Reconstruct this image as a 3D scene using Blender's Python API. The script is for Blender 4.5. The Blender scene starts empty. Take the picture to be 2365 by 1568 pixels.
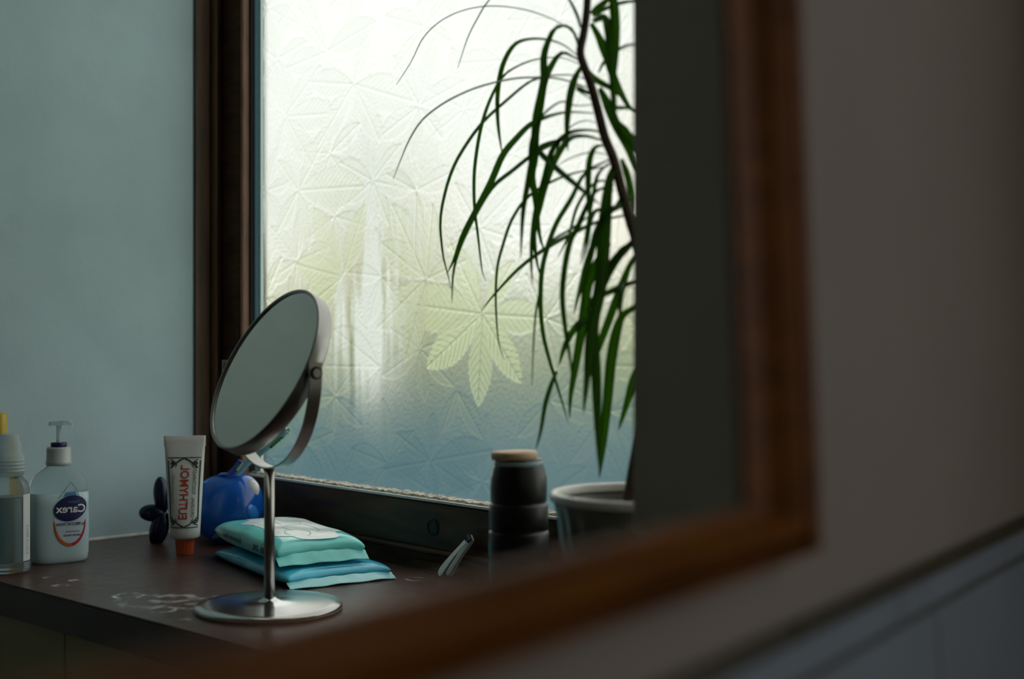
import bpy, bmesh, math, random
import numpy as np
from mathutils import Vector, Matrix

random.seed(7)
rng = np.random.default_rng(7)
scene = bpy.context.scene
COL = scene.collection

# ------------------------------------------------------------------ camera, light, exposure
FPX, CX, CY = 3000.0, 1182.5, 784.0            # focal length and centre in photo pixels
cam_d = bpy.data.cameras.new('camera')
cam_d.sensor_width = 36.0
cam_d.lens = 36.0 * FPX / 2365.0
cam_d.clip_start = 0.01
cam_d.dof.use_dof = True
cam_d.dof.focus_distance = 1.50
cam_d.dof.aperture_fstop = 3.4
cam = bpy.data.objects.new('camera', cam_d)
cam.rotation_euler = (math.pi / 2, 0, 0)
COL.objects.link(cam)
scene.camera = cam

world = bpy.data.worlds.new('overcast_sky')
scene.world = world
world.use_nodes = True
bg = world.node_tree.nodes['Background']
bg.inputs['Color'].default_value = (0.955, 0.985, 1.0, 1)
bg.inputs['Strength'].default_value = 1.72

# the bathroom's own window stands to the right of the camera, beside the wall with the mirror
WL_POWER = 3.4
wl = bpy.data.lights.new('daylight_from_room_window', 'AREA')
wl.shape = 'RECTANGLE'
wl.size = 0.85
wl.size_y = 0.95
wl.energy = WL_POWER
wl.color = (0.88, 0.95, 1.0)
wlo = bpy.data.objects.new('daylight_from_room_window', wl)
COL.objects.link(wlo)

scene.view_settings.view_transform = 'Standard'
scene.view_settings.look = 'None'
scene.view_settings.gamma = 1.0
scene.view_settings.use_curve_mapping = False
scene.view_settings.exposure = 0.0
scene.cycles.sample_clamp_indirect = 6.0

# ------------------------------------------------------------------ coordinates
HC = 0.269                                     # eye height over the counter
ZC = -HC                                       # counter top
ZF = ZC - 0.85                                 # floor
ZT = 1.15                                      # ceiling
TH = math.radians(47)
U = Vector((math.cos(TH), -math.sin(TH), 0))   # along the window wall, to the right
V = Vector((math.sin(TH), math.cos(TH), 0))    # along the left wall, away from the room
W0 = Vector((-0.564, 1.732, 0))                # a point on the left wall

def P(x, y, Y):
    return Vector(((x - CX) / FPX * Y, Y, (CY - y) / FPX * Y))
def G(x, y, h=0.0):                            # photo point lying at height h over the counter
    Y = (HC - h) * FPX / (y - CY)
    return P(x, y, Y)
def UV(u, v, z=0.0):
    p = W0 + U * u + V * v
    return Vector((p.x, p.y, z))
def on_v(x, y, v):                             # photo ray cut with the plane v = const -> (u, height over counter)
    d = Vector(((x - CX) / FPX, 1, (CY - y) / FPX))
    n = V
    t = (W0.dot(n) + v) / d.dot(n)
    q = d * t
    return (q - W0).dot(U), q.z - ZC, q

# ------------------------------------------------------------------ materials
def new_mat(name):
    m = bpy.data.materials.new(name)
    m.use_nodes = True
    nt = m.node_tree
    b = nt.nodes['Principled BSDF']
    return m, nt, b
def pset(b, **kw):
    for k, v in kw.items():
        k = k.replace('_', ' ')
        if k in b.inputs:
            b.inputs[k].default_value = v
def mat(name, col, rough=0.5, metal=0.0, var=0.12, scale=30.0, bump=0.0, bscale=None, stretch=(1, 1, 1), **kw):
    """principled with a little procedural variation of colour and relief"""
    m, nt, b = new_mat(name)
    pset(b, Roughness=rough, Metallic=metal, **kw)
    N = nt.nodes; L = nt.links
    tc = N.new('ShaderNodeTexCoord'); mp = N.new('ShaderNodeMapping')
    mp.inputs['Scale'].default_value = stretch
    L.new(tc.outputs['Object'], mp.inputs['Vector'])
    no = N.new('ShaderNodeTexNoise'); no.inputs['Scale'].default_value = scale; no.inputs['Detail'].default_value = 5
    L.new(mp.outputs[0], no.inputs['Vector'])
    r = N.new('ShaderNodeValToRGB')
    c = Vector(col)
    r.color_ramp.elements[0].position = 0.3; r.color_ramp.elements[1].position = 0.7
    r.color_ramp.elements[0].color = (*(c * (1 - var)), 1)
    r.color_ramp.elements[1].color = (*[min(1, x) for x in c * (1 + var)], 1)
    L.new(no.outputs['Fac'], r.inputs[0]); L.new(r.outputs[0], b.inputs['Base Color'])
    if bump:
        n2 = N.new('ShaderNodeTexNoise'); n2.inputs['Scale'].default_value = bscale or scale * 4; n2.inputs['Detail'].default_value = 6
        L.new(mp.outputs[0], n2.inputs['Vector'])
        bp = N.new('ShaderNodeBump'); bp.inputs['Strength'].default_value = bump; bp.inputs['Distance'].default_value = 0.002
        L.new(n2.outputs['Fac'], bp.inputs['Height']); L.new(bp.outputs[0], b.inputs['Normal'])
    return m

M = {}
M['wall_blue'] = mat('pale_blue_plaster', (0.52, 0.70, 0.76), 0.75, var=0.06, scale=9, bump=0.25, bscale=60)
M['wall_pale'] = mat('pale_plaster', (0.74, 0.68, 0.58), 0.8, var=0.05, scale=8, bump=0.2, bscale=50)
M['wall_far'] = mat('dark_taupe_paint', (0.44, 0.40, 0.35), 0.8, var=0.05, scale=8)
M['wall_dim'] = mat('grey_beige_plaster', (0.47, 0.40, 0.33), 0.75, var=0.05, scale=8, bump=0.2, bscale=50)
M['ceiling'] = mat('ceiling_paint', (0.50, 0.48, 0.45), 0.9, var=0.03)
M['floor'] = mat('floor_vinyl', (0.10, 0.09, 0.08), 0.6)
M['wood_dark'] = mat('dark_stained_wood', (0.085, 0.042, 0.018), 0.38, var=0.45, scale=18, bump=0.15, bscale=60, stretch=(6, 6, 0.5))
M['wood_rail'] = mat('dark_stained_wood_rail', (0.075, 0.036, 0.018), 0.42, var=0.45, scale=14, bump=0.12, bscale=60, stretch=(1, 1, 6))
M['wood_bead'] = mat('worn_brown_bead', (0.26, 0.13, 0.085), 0.4, var=0.25, scale=40, stretch=(4, 4, 0.6))
M['frame_wood'] = mat('brown_frame_wood', (0.27, 0.088, 0.008), 0.46, var=0.35, scale=16, bump=0.08, stretch=(1, 5, 5))
M['frame_wood'].node_tree.nodes['Principled BSDF'].inputs['Specular IOR Level'].default_value = 0.18
M['wood_rail'].node_tree.nodes['Principled BSDF'].inputs['Specular IOR Level'].default_value = 0.22
M['gasket'] = mat('black_rubber', (0.012, 0.014, 0.016), 0.6)
M['seal'] = mat('pale_glazing_seal', (0.55, 0.68, 0.66), 0.55, var=0.1)
M['mould'] = mat('stained_sealant', (0.42, 0.40, 0.30), 0.5, var=0.75, scale=120)
M['white_edge'] = mat('white_plastic_bead', (0.75, 0.78, 0.78), 0.35, var=0.1, scale=60)
M['caulk'] = mat('white_caulk', (0.72, 0.74, 0.72), 0.5, var=0.15, scale=60)
M['chrome'] = mat('brushed_steel', (0.62, 0.62, 0.61), 0.18, metal=1.0, var=0.05)
M['chrome_soft'] = mat('satin_steel', (0.36, 0.35, 0.34), 0.28, metal=1.0, var=0.05)
M['mirror'] = mat('silvered_glass', (0.70, 0.66, 0.60), 0.03, metal=1.0, var=0.02)
M['tile_olive'] = mat('olive_tan_tile', (0.55, 0.46, 0.24), 0.35, var=0.08, scale=12)
M['tile_blue'] = mat('blue_grey_tile', (0.44, 0.52, 0.60), 0.22, var=0.06, scale=12)
M['grout'] = mat('dark_grout', (0.16, 0.14, 0.10), 0.9)
M['tile_rail'] = mat('olive_brown_tile_rail', (0.085, 0.075, 0.035), 0.4)
M['white_plastic'] = mat('white_plastic', (0.74, 0.78, 0.78), 0.3, var=0.04)
M['grey_plastic'] = mat('pearl_grey_plastic', (0.50, 0.54, 0.55), 0.3, var=0.04)
M['soap'] = mat('pearly_white_soap', (0.52, 0.70, 0.74), 0.14, var=0.04, scale=8)
M['navy'] = mat('navy_print', (0.008, 0.012, 0.085), 0.4, var=0.1)
M['navy_text'] = mat('dark_blue_text', (0.02, 0.03, 0.12), 0.5)
M['white_print'] = mat('white_print', (0.85, 0.87, 0.88), 0.5, var=0.02)
M['pale_print'] = mat('pale_blue_label', (0.55, 0.66, 0.74), 0.4, var=0.05)
M['mid_blue_print'] = mat('mid_blue_print', (0.10, 0.30, 0.55), 0.4)
M['teal_line'] = mat('teal_line_print', (0.10, 0.36, 0.34), 0.4)
M['red_print'] = mat('red_print', (0.55, 0.015, 0.06), 0.45)
M['orange_print'] = mat('orange_print', (0.60, 0.13, 0.02), 0.45)
M['tube'] = mat('off_white_tube', (0.66, 0.67, 0.66), 0.3, var=0.04)
M['tube_red'] = mat('red_orange_letters', (0.42, 0.055, 0.02), 0.5)
M['tube_green'] = mat('dark_green_line', (0.008, 0.035, 0.02), 0.5)
M['cap_orange'] = mat('orange_cap', (0.62, 0.10, 0.03), 0.4, var=0.08)
M['whale'] = mat('blue_glazed_ceramic', (0.006, 0.09, 0.42), 0.16, var=0.2, scale=40)
M['whale_dark'] = mat('navy_glazed_ceramic', (0.003, 0.007, 0.035), 0.2, var=0.2)
M['whale_highlight'] = mat('light_blue_highlight', (0.03, 0.20, 0.60), 0.2, var=0.15, scale=50)
M['eye_white'] = mat('white_glaze', (0.75, 0.74, 0.70), 0.2, var=0.03)
M['pack_aqua'] = mat('aqua_film', (0.20, 0.80, 0.77), 0.18, var=0.18, scale=22, bump=0.5, bscale=40)
M['pack_pale'] = mat('pale_aqua_print', (0.80, 0.93, 0.90), 0.25, var=0.1, scale=30, bump=0.3, bscale=40)
M['pack_blue'] = mat('sky_blue_film', (0.07, 0.58, 0.90), 0.16, var=0.25, scale=25, bump=0.6, bscale=45)
M['pack_bright'] = mat('bright_blue_film', (0.38, 0.85, 0.96), 0.16, var=0.15, scale=25, bump=0.4, bscale=45)
M['jar'] = mat('black_glaze', (0.008, 0.009, 0.010), 0.34, var=0.2)
M['jar_highlight'] = mat('grey_blue_highlight', (0.30, 0.42, 0.48), 0.25)
M['cork'] = mat('pale_wood_lid', (0.72, 0.50, 0.32), 0.55, var=0.15, scale=60)
M['pot'] = mat('grey_glazed_pot', (0.22, 0.22, 0.20), 0.22, var=0.15, scale=20)
M['pot_rim'] = mat('white_glazed_rim', (0.9, 0.9, 0.88), 0.25, var=0.03)
M['soil'] = mat('potting_soil', (0.05, 0.035, 0.022), 0.95, var=0.5, scale=120, bump=0.8)
M['stem'] = mat('brown_stem', (0.075, 0.05, 0.03), 0.65, var=0.4, scale=60, stretch=(1, 1, 6))
M['yellow'] = mat('yellow_plastic', (0.62, 0.45, 0.05), 0.35, var=0.05)
M['brush_green'] = mat('green_rubber', (0.03, 0.24, 0.03), 0.35)
M['brush_blue'] = mat('blue_plastic', (0.015, 0.05, 0.35), 0.3)
M['brush_clear'] = mat('pale_blue_plastic', (0.28, 0.48, 0.56), 0.2, var=0.1)
M['clipper'] = mat('pale_satin_metal', (0.78, 0.88, 0.86), 0.3, metal=0.0, var=0.05)
M['clipper_dark'] = mat('dark_steel', (0.05, 0.05, 0.055), 0.3, metal=0.8)
M['text_grey'] = mat('grey_print', (0.25, 0.30, 0.32), 0.5)
M['hedge'] = mat('hedge_leaves', (0.30, 0.36, 0.13), 0.8, var=0.6, scale=4, bump=0.5)
M['bush'] = mat('autumn_bush_leaves', (0.42, 0.40, 0.20), 0.8, var=0.6, scale=6, bump=0.5)
M['lawn'] = mat('lawn', (0.25, 0.32, 0.14), 0.9, var=0.3, scale=3)
M['blue_fence'] = mat('slate_blue_boards', (0.032, 0.125, 0.18), 0.7, var=0.2, scale=5)
M['peach'] = mat('peach_render', (0.95, 0.72, 0.50), 0.8, var=0.04)
M['roof'] = mat('grey_slate', (0.30, 0.32, 0.34), 0.7)

def glassy(name, col, rough, ior=1.3, trans=1.0, alpha=1.0):
    m, nt, b = new_mat(name)
    pset(b, Base_Color=(*col, 1), Roughness=rough, IOR=ior, Alpha=alpha)
    b.inputs['Transmission Weight'].default_value = trans
    no = nt.nodes.new('ShaderNodeTexNoise'); no.inputs['Scale'].default_value = 30
    bp = nt.nodes.new('ShaderNodeBump'); bp.inputs['Strength'].default_value = 0.05; bp.inputs['Distance'].default_value = 0.001
    nt.links.new(no.outputs['Fac'], bp.inputs['Height']); nt.links.new(bp.outputs[0], b.inputs['Normal'])
    return m
M['clear_plastic'] = glassy('clear_plastic', (0.82, 0.93, 0.95), 0.12, 1.25, 0.85)
M['frost_plastic'] = glassy('frosted_plastic', (0.80, 0.92, 0.95), 0.4, 1.2, 0.6)
M['fluid'] = glassy('dull_green_fluid', (0.30, 0.46, 0.46), 0.25, 1.3, 0.55)

def leaf_mat():
    m, nt, b = new_mat('strap_leaf')
    N = nt.nodes; L = nt.links
    oi = N.new('ShaderNodeObjectInfo')
    r = N.new('ShaderNodeValToRGB')
    r.color_ramp.elements[0].color = (0.03, 0.08, 0.018, 1)
    r.color_ramp.elements[1].color = (0.08, 0.17, 0.03, 1)
    L.new(oi.outputs['Random'], r.inputs[0])
    pset(b, Roughness=0.35)
    L.new(r.outputs[0], b.inputs['Base Color'])
    tr = N.new('ShaderNodeBsdfTranslucent'); tr.inputs['Color'].default_value = (0.22, 0.46, 0.04, 1)
    mx = N.new('ShaderNodeMixShader'); mx.inputs[0].default_value = 0.5
    L.new(b.outputs[0], mx.inputs[1]); L.new(tr.outputs[0], mx.inputs[2])
    L.new(mx.outputs[0], N['Material Output'].inputs['Surface'])
    return m
M['leaf'] = leaf_mat()

def spacer_mat():
    m, nt, b = new_mat('perforated_spacer')
    N = nt.nodes; L = nt.links
    tc = N.new('ShaderNodeTexCoord'); sp = N.new('ShaderNodeSeparateXYZ'); L.new(tc.outputs['Object'], sp.inputs[0])
    w = N.new('ShaderNodeMath'); w.operation = 'SINE'
    mu = N.new('ShaderNodeMath'); mu.operation = 'MULTIPLY'; mu.inputs[1].default_value = 2 * math.pi / 0.0044
    L.new(sp.outputs['Z'], mu.inputs[0]); L.new(mu.outputs[0], w.inputs[0])
    w2 = N.new('ShaderNodeMath'); w2.operation = 'SINE'
    mu2 = N.new('ShaderNodeMath'); mu2.operation = 'MULTIPLY'; mu2.inputs[1].default_value = 2 * math.pi / 0.0052
    L.new(sp.outputs['X'], mu2.inputs[0]); L.new(mu2.outputs[0], w2.inputs[0])
    pr = N.new('ShaderNodeMath'); pr.operation = 'MULTIPLY'; L.new(w.outputs[0], pr.inputs[0]); L.new(w2.outputs[0], pr.inputs[1])
    r = N.new('ShaderNodeValToRGB')
    r.color_ramp.elements[0].position = 0.35; r.color_ramp.elements[1].position = 0.6
    r.color_ramp.elements[0].color = (0.22, 0.30, 0.33, 1); r.color_ramp.elements[1].color = (0.02, 0.035, 0.04, 1)
    L.new(pr.outputs[0], r.inputs[0]); L.new(r.outputs[0], b.inputs['Base Color'])
    pset(b, Roughness=0.4)
    return m
M['spacer'] = spacer_mat()
def add_translucent(m, col, f):
    nt = m.node_tree; b = nt.nodes['Principled BSDF']
    t = nt.nodes.new('ShaderNodeBsdfTranslucent'); t.inputs['Color'].default_value = (*col, 1)
    if b.inputs['Base Color'].links and col is None: nt.links.new(b.inputs['Base Color'].links[0].from_socket, t.inputs['Color'])
    x = nt.nodes.new('ShaderNodeMixShader'); x.inputs[0].default_value = f
    nt.links.new(b.outputs[0], x.inputs[1]); nt.links.new(t.outputs[0], x.inputs[2]); nt.links.new(x.outputs[0], nt.nodes['Material Output'].inputs['Surface'])
add_translucent(M['seal'], (0.50, 0.72, 0.70), 0.8)
add_translucent(M['spacer'], (0.10, 0.20, 0.23), 0.45)

def counter_mat(rings):
    m, nt, b = new_mat('dark_brown_laminate')
    b.inputs['Specular IOR Level'].default_value = 0.85
    N = nt.nodes; L = nt.links
    tc = N.new('ShaderNodeTexCoord')
    no = N.new('ShaderNodeTexNoise'); no.inputs['Scale'].default_value = 14; no.inputs['Detail'].default_value = 6
    L.new(tc.outputs['Object'], no.inputs['Vector'])
    r = N.new('ShaderNodeValToRGB')
    r.color_ramp.elements[0].position = 0.3; r.color_ramp.elements[1].position = 0.75
    r.color_ramp.elements[0].color = (0.060, 0.026, 0.018, 1); r.color_ramp.elements[1].color = (0.105, 0.050, 0.036, 1)
    L.new(no.outputs['Fac'], r.inputs[0])
    n2 = N.new('ShaderNodeTexNoise'); n2.inputs['Scale'].default_value = 70; n2.inputs['Detail'].default_value = 4
    L.new(tc.outputs['Object'], n2.inputs['Vector'])
    acc = None
    for (p, rad, wd, amt) in rings:                    # dried soap rings and smears on the laminate
        d = N.new('ShaderNodeVectorMath'); d.operation = 'DISTANCE'
        L.new(tc.outputs['Object'], d.inputs[0]); d.inputs[1].default_value = p
        s = N.new('ShaderNodeMath'); s.operation = 'SUBTRACT'; L.new(d.outputs['Value'], s.inputs[0]); s.inputs[1].default_value = rad
        a = N.new('ShaderNodeMath'); a.operation = 'ABSOLUTE'; L.new(s.outputs[0], a.inputs[0])
        mr = N.new('ShaderNodeMapRange'); mr.interpolation_type = 'SMOOTHSTEP'
        mr.inputs['From Min'].default_value = 0.0; mr.inputs['From Max'].default_value = wd
        mr.inputs['To Min'].default_value = amt; mr.inputs['To Max'].default_value = 0.0
        L.new(a.outputs[0], mr.inputs['Value'])
        if acc is None: acc = mr.outputs[0]
        else:
            x = N.new('ShaderNodeMath'); x.operation = 'MAXIMUM'; L.new(acc, x.inputs[0]); L.new(mr.outputs[0], x.inputs[1]); acc = x.outputs[0]
    th = N.new('ShaderNodeMapRange'); th.inputs['From Min'].default_value = 0.46; th.inputs['From Max'].default_value = 0.58
    L.new(n2.outputs['Fac'], th.inputs['Value'])
    mm = N.new('ShaderNodeMath'); mm.operation = 'MULTIPLY'; L.new(acc, mm.inputs[0]); L.new(th.outputs[0], mm.inputs[1])
    mx = N.new('ShaderNodeMixRGB'); mx.inputs[2].default_value = (0.75, 0.79, 0.82, 1)
    L.new(mm.outputs[0], mx.inputs[0]); L.new(r.outputs[0], mx.inputs[1]); L.new(mx.outputs[0], b.inputs['Base Color'])
    rr = N.new('ShaderNodeMapRange'); rr.inputs['To Min'].default_value = 0.24; rr.inputs['To Max'].default_value = 0.42
    L.new(n2.outputs['Fac'], rr.inputs['Value']); L.new(rr.outputs[0], b.inputs['Roughness'])
    return m

# ------------------------------------------------------------------ mesh helpers
def link(o, parent=None):
    COL.objects.link(o)
    if parent is not None: o.parent = parent
    return o
def obj(name, me, material, parent=None, smooth=False, loc=None, rot=None):
    if isinstance(me, bmesh.types.BMesh):
        bm = me; me = bpy.data.meshes.new(name); bm.normal_update(); bm.to_mesh(me); bm.free()
    me.name = name
    if material is not None and len(me.materials) == 0: me.materials.append(material)
    if smooth:
        for p in me.polygons: p.use_smooth = True
    o = bpy.data.objects.new(name, me)
    if loc is not None: o.location = loc
    if rot is not None: o.rotation_euler = rot
    return link(o, parent)
def tag(o, label, cat, group=None):
    o['label'] = label; o['category'] = cat
    if group: o['group'] = group
    return o
def struct(o):
    o['kind'] = 'structure'; return o
def thing(name, label, cat, loc, rz=0.0, group=None):
    o = bpy.data.objects.new(name, None); o.empty_display_size = 0.02
    o.location = loc; o.rotation_euler = (0, 0, rz)
    link(o)
    return tag(o, label, cat, group)
def add_box(bm, lo, hi, bevel=0.0, M4=None):
    r = bmesh.ops.create_cube(bm, size=1.0)
    vs = r['verts']
    lo = Vector(lo); hi = Vector(hi); c = (lo + hi) / 2; s = hi - lo
    for v in vs:
        v.co = Vector((v.co.x * s.x, v.co.y * s.y, v.co.z * s.z)) + c
    if bevel > 0:
        es = list({e for v in vs for e in v.link_edges})
        rb = bmesh.ops.bevel(bm, geom=es, offset=bevel, segments=2, affect='EDGES', profile=0.5)
        vs = list({v for v in rb['verts']} | {v for v in vs if v.is_valid})
    if M4 is not None:
        for v in vs: v.co = M4 @ v.co
    return vs
def box(lo, hi, bevel=0.0, M4=None):
    bm = bmesh.new(); add_box(bm, lo, hi, bevel, M4); return bm
def lathe(profile, seg=40, sx=1.0, sy=1.0, caps=True):
    bm = bmesh.new(); rings = []
    for (r, z) in profile:
        rings.append([bm.verts.new((r * sx * math.cos(2 * math.pi * i / seg), r * sy * math.sin(2 * math.pi * i / seg), z)) for i in range(seg)])
    for a, b in zip(rings, rings[1:]):
        for i in range(seg):
            bm.faces.new((a[i], a[(i + 1) % seg], b[(i + 1) % seg], b[i]))
    if caps:
        bm.faces.new(list(reversed(rings[0]))); bm.faces.new(rings[-1])
    return bm
def loft(rings, closed=True, caps=True):
    bm = bmesh.new(); R = [[bm.verts.new(p) for p in ring] for ring in rings]
    n = len(R[0])
    for a, b in zip(R, R[1:]):
        for i in range(n if closed else n - 1):
            bm.faces.new((a[i], a[(i + 1) % n], b[(i + 1) % n], b[i]))
    if caps and closed:
        bm.faces.new(list(reversed(R[0]))); bm.faces.new(R[-1])
    bmesh.ops.recalc_face_normals(bm, faces=bm.faces)
    return bm
def prism(poly, z0, z1):
    bm = bmesh.new()
    a = [bm.verts.new((p[0], p[1], z0)) for p in poly]; b = [bm.verts.new((p[0], p[1], z1)) for p in poly]
    n = len(a)
    bm.faces.new(a); bm.faces.new(b)
    for i in range(n): bm.faces.new((a[i], a[(i + 1) % n], b[(i + 1) % n], b[i]))
    bmesh.ops.recalc_face_normals(bm, faces=bm.faces)
    return bm
def catmull(pts, n):
    pts = [Vector(p) for p in pts]
    if len(pts) == 2: return [pts[0].lerp(pts[1], i / (n - 1)) for i in range(n)]
    e = [pts[0] * 2 - pts[1]] + pts + [pts[-1] * 2 - pts[-2]]
    d = [0.0]
    for a, b in zip(pts, pts[1:]): d.append(d[-1] + max(1e-6, (b - a).length))
    out = []
    for k in range(n):
        s = d[-1] * k / (n - 1); i = 0
        while i < len(pts) - 2 and s > d[i + 1]: i += 1
        t = (s - d[i]) / (d[i + 1] - d[i])
        p0, p1, p2, p3 = e[i], e[i + 1], e[i + 2], e[i + 3]
        out.append(0.5 * ((2 * p1) + (p2 - p0) * t + (2 * p0 - 5 * p1 + 4 * p2 - p3) * t * t + (3 * p1 - p0 - 3 * p2 + p3) * t ** 3))
    return out
def tube(pts, radii, seg=10, n=None):
    P_ = catmull(pts, n or max(2, len(pts) * 4)); N_ = len(P_)
    rings = []; ref = Vector((0.12, 1, 0.31)).normalized()
    for i, p in enumerate(P_):
        t = (P_[min(N_ - 1, i + 1)] - P_[max(0, i - 1)]).normalized()
        a = t.cross(ref)
        if a.length < 1e-3: a = t.cross(Vector((1, 0, 0)))
        a.normalize(); b = t.cross(a)
        f = i / (N_ - 1) * (len(radii) - 1); j = min(len(radii) - 2, int(f)); r = radii[j] + (radii[j + 1] - radii[j]) * (f - j)
        rings.append([p + a * (r * math.cos(2 * math.pi * k / seg)) + b * (r * math.sin(2 * math.pi * k / seg)) for k in range(seg)])
    return loft(rings)
def ellipsoid(c, r, seg=28, rings=16, R3=None, zmin=None):
    bm = bmesh.new(); bmesh.ops.create_uvsphere(bm, u_segments=seg, v_segments=rings, radius=1.0)
    for v in bm.verts:
        q = Vector((v.co.x * r[0], v.co.y * r[1], v.co.z * r[2]))
        if R3 is not None: q = R3 @ q
        q += Vector(c)
        if zmin is not None and q.z < zmin: q.z = zmin
        v.co = q
    return bm
def superring(a, b, z, n=48, e=3.0, cx=0, cy=0):
    out = []
    for i in range(n):
        t = 2 * math.pi * i / n; c, s = math.cos(t), math.sin(t)
        out.append(Vector((cx + a * math.copysign(abs(c) ** (2 / e), c), cy + b * math.copysign(abs(s) ** (2 / e), s), z)))
    return out
_txt = {}
def text_mesh(s, size, bold=False):
    cu = bpy.data.curves.new('lettering', 'FONT'); cu.body = s; cu.size = size
    cu.align_x = 'CENTER'; cu.align_y = 'CENTER'; cu.resolution_u = 3
    if bold: cu.offset = size * 0.018
    o = bpy.data.objects.new('lettering_tmp', cu); COL.objects.link(o)
    dg = bpy.context.evaluated_depsgraph_get()
    me = bpy.data.meshes.new_from_object(o.evaluated_get(dg))
    bpy.data.objects.remove(o); bpy.data.curves.remove(cu)
    me.materials.clear()
    return me
def place_text(name, s, size, material, parent, fn, bold=False, sx=1.0):
    """lettering whose every vertex is laid on a surface by fn(reading, up)"""
    me = text_mesh(s, size, bold)
    for v in me.vertices: v.co = fn(v.co.x * sx, v.co.y)
    o = obj(name, me, material, parent)
    return o
def outline_strip(pts, w, fn, closed=False):
    """flat printed line along 2-D points laid on a surface by fn"""
    pts = [Vector((p[0], p[1])) for p in pts]; n = len(pts); bm = bmesh.new(); L_, R_ = [], []
    for i, p in enumerate(pts):
        a = pts[(i - 1) % n] if (closed or i > 0) else p; b = pts[(i + 1) % n] if (closed or i < n - 1) else p
        t = (b - a).normalized(); nn = Vector((-t.y, t.x)); ww = w[i] if isinstance(w, (list, tuple)) else w
        L_.append(bm.verts.new(fn(*(p + nn * ww / 2)))); R_.append(bm.verts.new(fn(*(p - nn * ww / 2))))
    for i in range(n if closed else n - 1):
        j = (i + 1) % n; bm.faces.new((L_[i], L_[j], R_[j], R_[i]))
    return bm
def filled(pts, fn, rings=5):
    bm = bmesh.new(); c = sum((Vector((p[0], p[1])) for p in pts), Vector((0, 0))) / len(pts); prev = None
    for k in range(rings, 0, -1):
        ring = [bm.verts.new(fn(*(c + (Vector((p[0], p[1])) - c) * k / rings))) for p in pts]
        if prev:
            for i in range(len(pts)): bm.faces.new((prev[i], prev[(i + 1) % len(pts)], ring[(i + 1) % len(pts)], ring[i]))
        prev = ring
    bm.faces.new(prev)
    return bm
def uvmat(u, v, z, rz=None):
    """matrix: local x along U, local y along V, z up, at room point (u, v, z)"""
    m = Matrix(((U.x, V.x, 0, 0), (U.y, V.y, 0, 0), (0, 0, 1, 0), (0, 0, 0, 1)))
    p = UV(u, v, z); m.translation = p
    return m

# ------------------------------------------------------------------ the room behind the mirror frame
VJ, VS, VG = 0.1556, 0.196, 0.212            # jamb front, sash front, glass
UR = 1.028                                    # right-hand reveal
VE = -0.068                                   # room face of the wall right of the recess
UVM = uvmat(0, 0, 0)

def uvbox(name, u0, u1, v0, v1, z0, z1, material, parent=None, bevel=0.0):
    if parent is None:
        o = obj(name, box((u0, v0, z0), (u1, v1, z1), bevel), material)
        o.matrix_world = UVM
    else:
        o = obj(name, box((u0, v0, z0), (u1, v1, z1), bevel), material, parent)
    return o
struct(uvbox('wall_left', -0.10, 0.0, -2.3, 0.255, ZF, ZT, M['wall_blue']))
ZW0, ZW1 = ZC, ZC + 1.32                      # window opening: from the counter to its head
bm = bmesh.new()
add_box(bm, (0, VS, ZF), (1.18, 0.255, ZW0 - 0.0005)); add_box(bm, (0, VS, ZW1), (1.18, 0.255, ZT))
add_box(bm, (UR, VE, ZF), (1.18, 0.255, ZT))
o = struct(obj('wall_window', bm, M['wall_pale'])); o.matrix_world = UVM
bm = bmesh.new(); add_box(bm, (-3.2, -3.2, ZF - 0.1), (3.2, 3.2, ZF))
fl = struct(obj('floor', prism([UV(-0.1, -2.6), UV(2.7, -2.6), UV(2.7, 0.99), UV(1.17, 0.27), UV(-0.1, 0.255)], ZF - 0.1, ZF), M['floor'])); bm.free()
struct(obj('ceiling', prism([UV(-0.1, -2.6), UV(2.7, -2.6), UV(2.7, 0.99), UV(1.17, 0.27), UV(-0.1, 0.255)], ZT, ZT + 0.1), M['ceiling']))
struct(uvbox('wall_back', -0.1, 4.0, -2.7, -2.3, ZF - 0.1, ZT + 0.1, M['wall_far']))

# caulk bead between wall and counter
bm = tube([(0.0, -0.6, ZC + 0.0015), (0.0, VJ, ZC + 0.0015)], [0.0028, 0.0028], 8)
o = struct(obj('trim_1', bm, M['caulk'], smooth=True)); o.matrix_world = UVM

# window: jamb lining, sash, beads, glass
win = bpy.data.objects.new('window_1', None); win.matrix_world = UVM; link(win); struct(win)
win['label'] = 'dark wooden window with leaf patterned obscure glass'
def sweep_v(profile, z0, z1, name, material):    # profile in (u, v), extruded upright
    o = obj(name, prism(profile, z0, z1), material, win); return o
def arc(cx, cy, r, a0, a1, n=8):
    return [(cx + r * math.cos(math.radians(a0 + (a1 - a0) * i / n)), cy + r * math.sin(math.radians(a0 + (a1 - a0) * i / n))) for i in range(n + 1)]
# moulded jamb: flat board with a rounded nose next to the sash
jp = [(0, VJ), (0.006, VJ)] + [(0.006, VJ + 0.022)] + arc(0.010, VJ + 0.028, 0.006, -90, 10) + [(0.014, VJ + 0.034), (0.010, VS + 0.001), (0, VS + 0.001)]
sweep_v(jp, ZC, ZW1, 'jamb_lining', M['wood_dark'])
st = [(0, VS), (0.004, VS - 0.003), (0.060, VS - 0.003), (0.064, VS), (0.064, VG + 0.03), (0, VG + 0.03)]
sweep_v(st, ZC + 0.026, ZW1, 'sash_stile', M['wood_rail'])
sweep_v([(0.0645, VS - 0.002)] + arc(0.068, VS - 0.002, 0.0035, 180, 360, 8) + [(0.0715, VG + 0.002), (0.0645, VG + 0.002)], ZC + 0.080, ZW1, 'glazing_bead', M['wood_bead'])
sweep_v([(0.072, VS + 0.006), (0.0755, VS + 0.006), (0.0755, VG + 0.004), (0.072, VG + 0.004)], ZC + 0.080, ZW1, 'rubber_gasket', M['gasket'])
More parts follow.
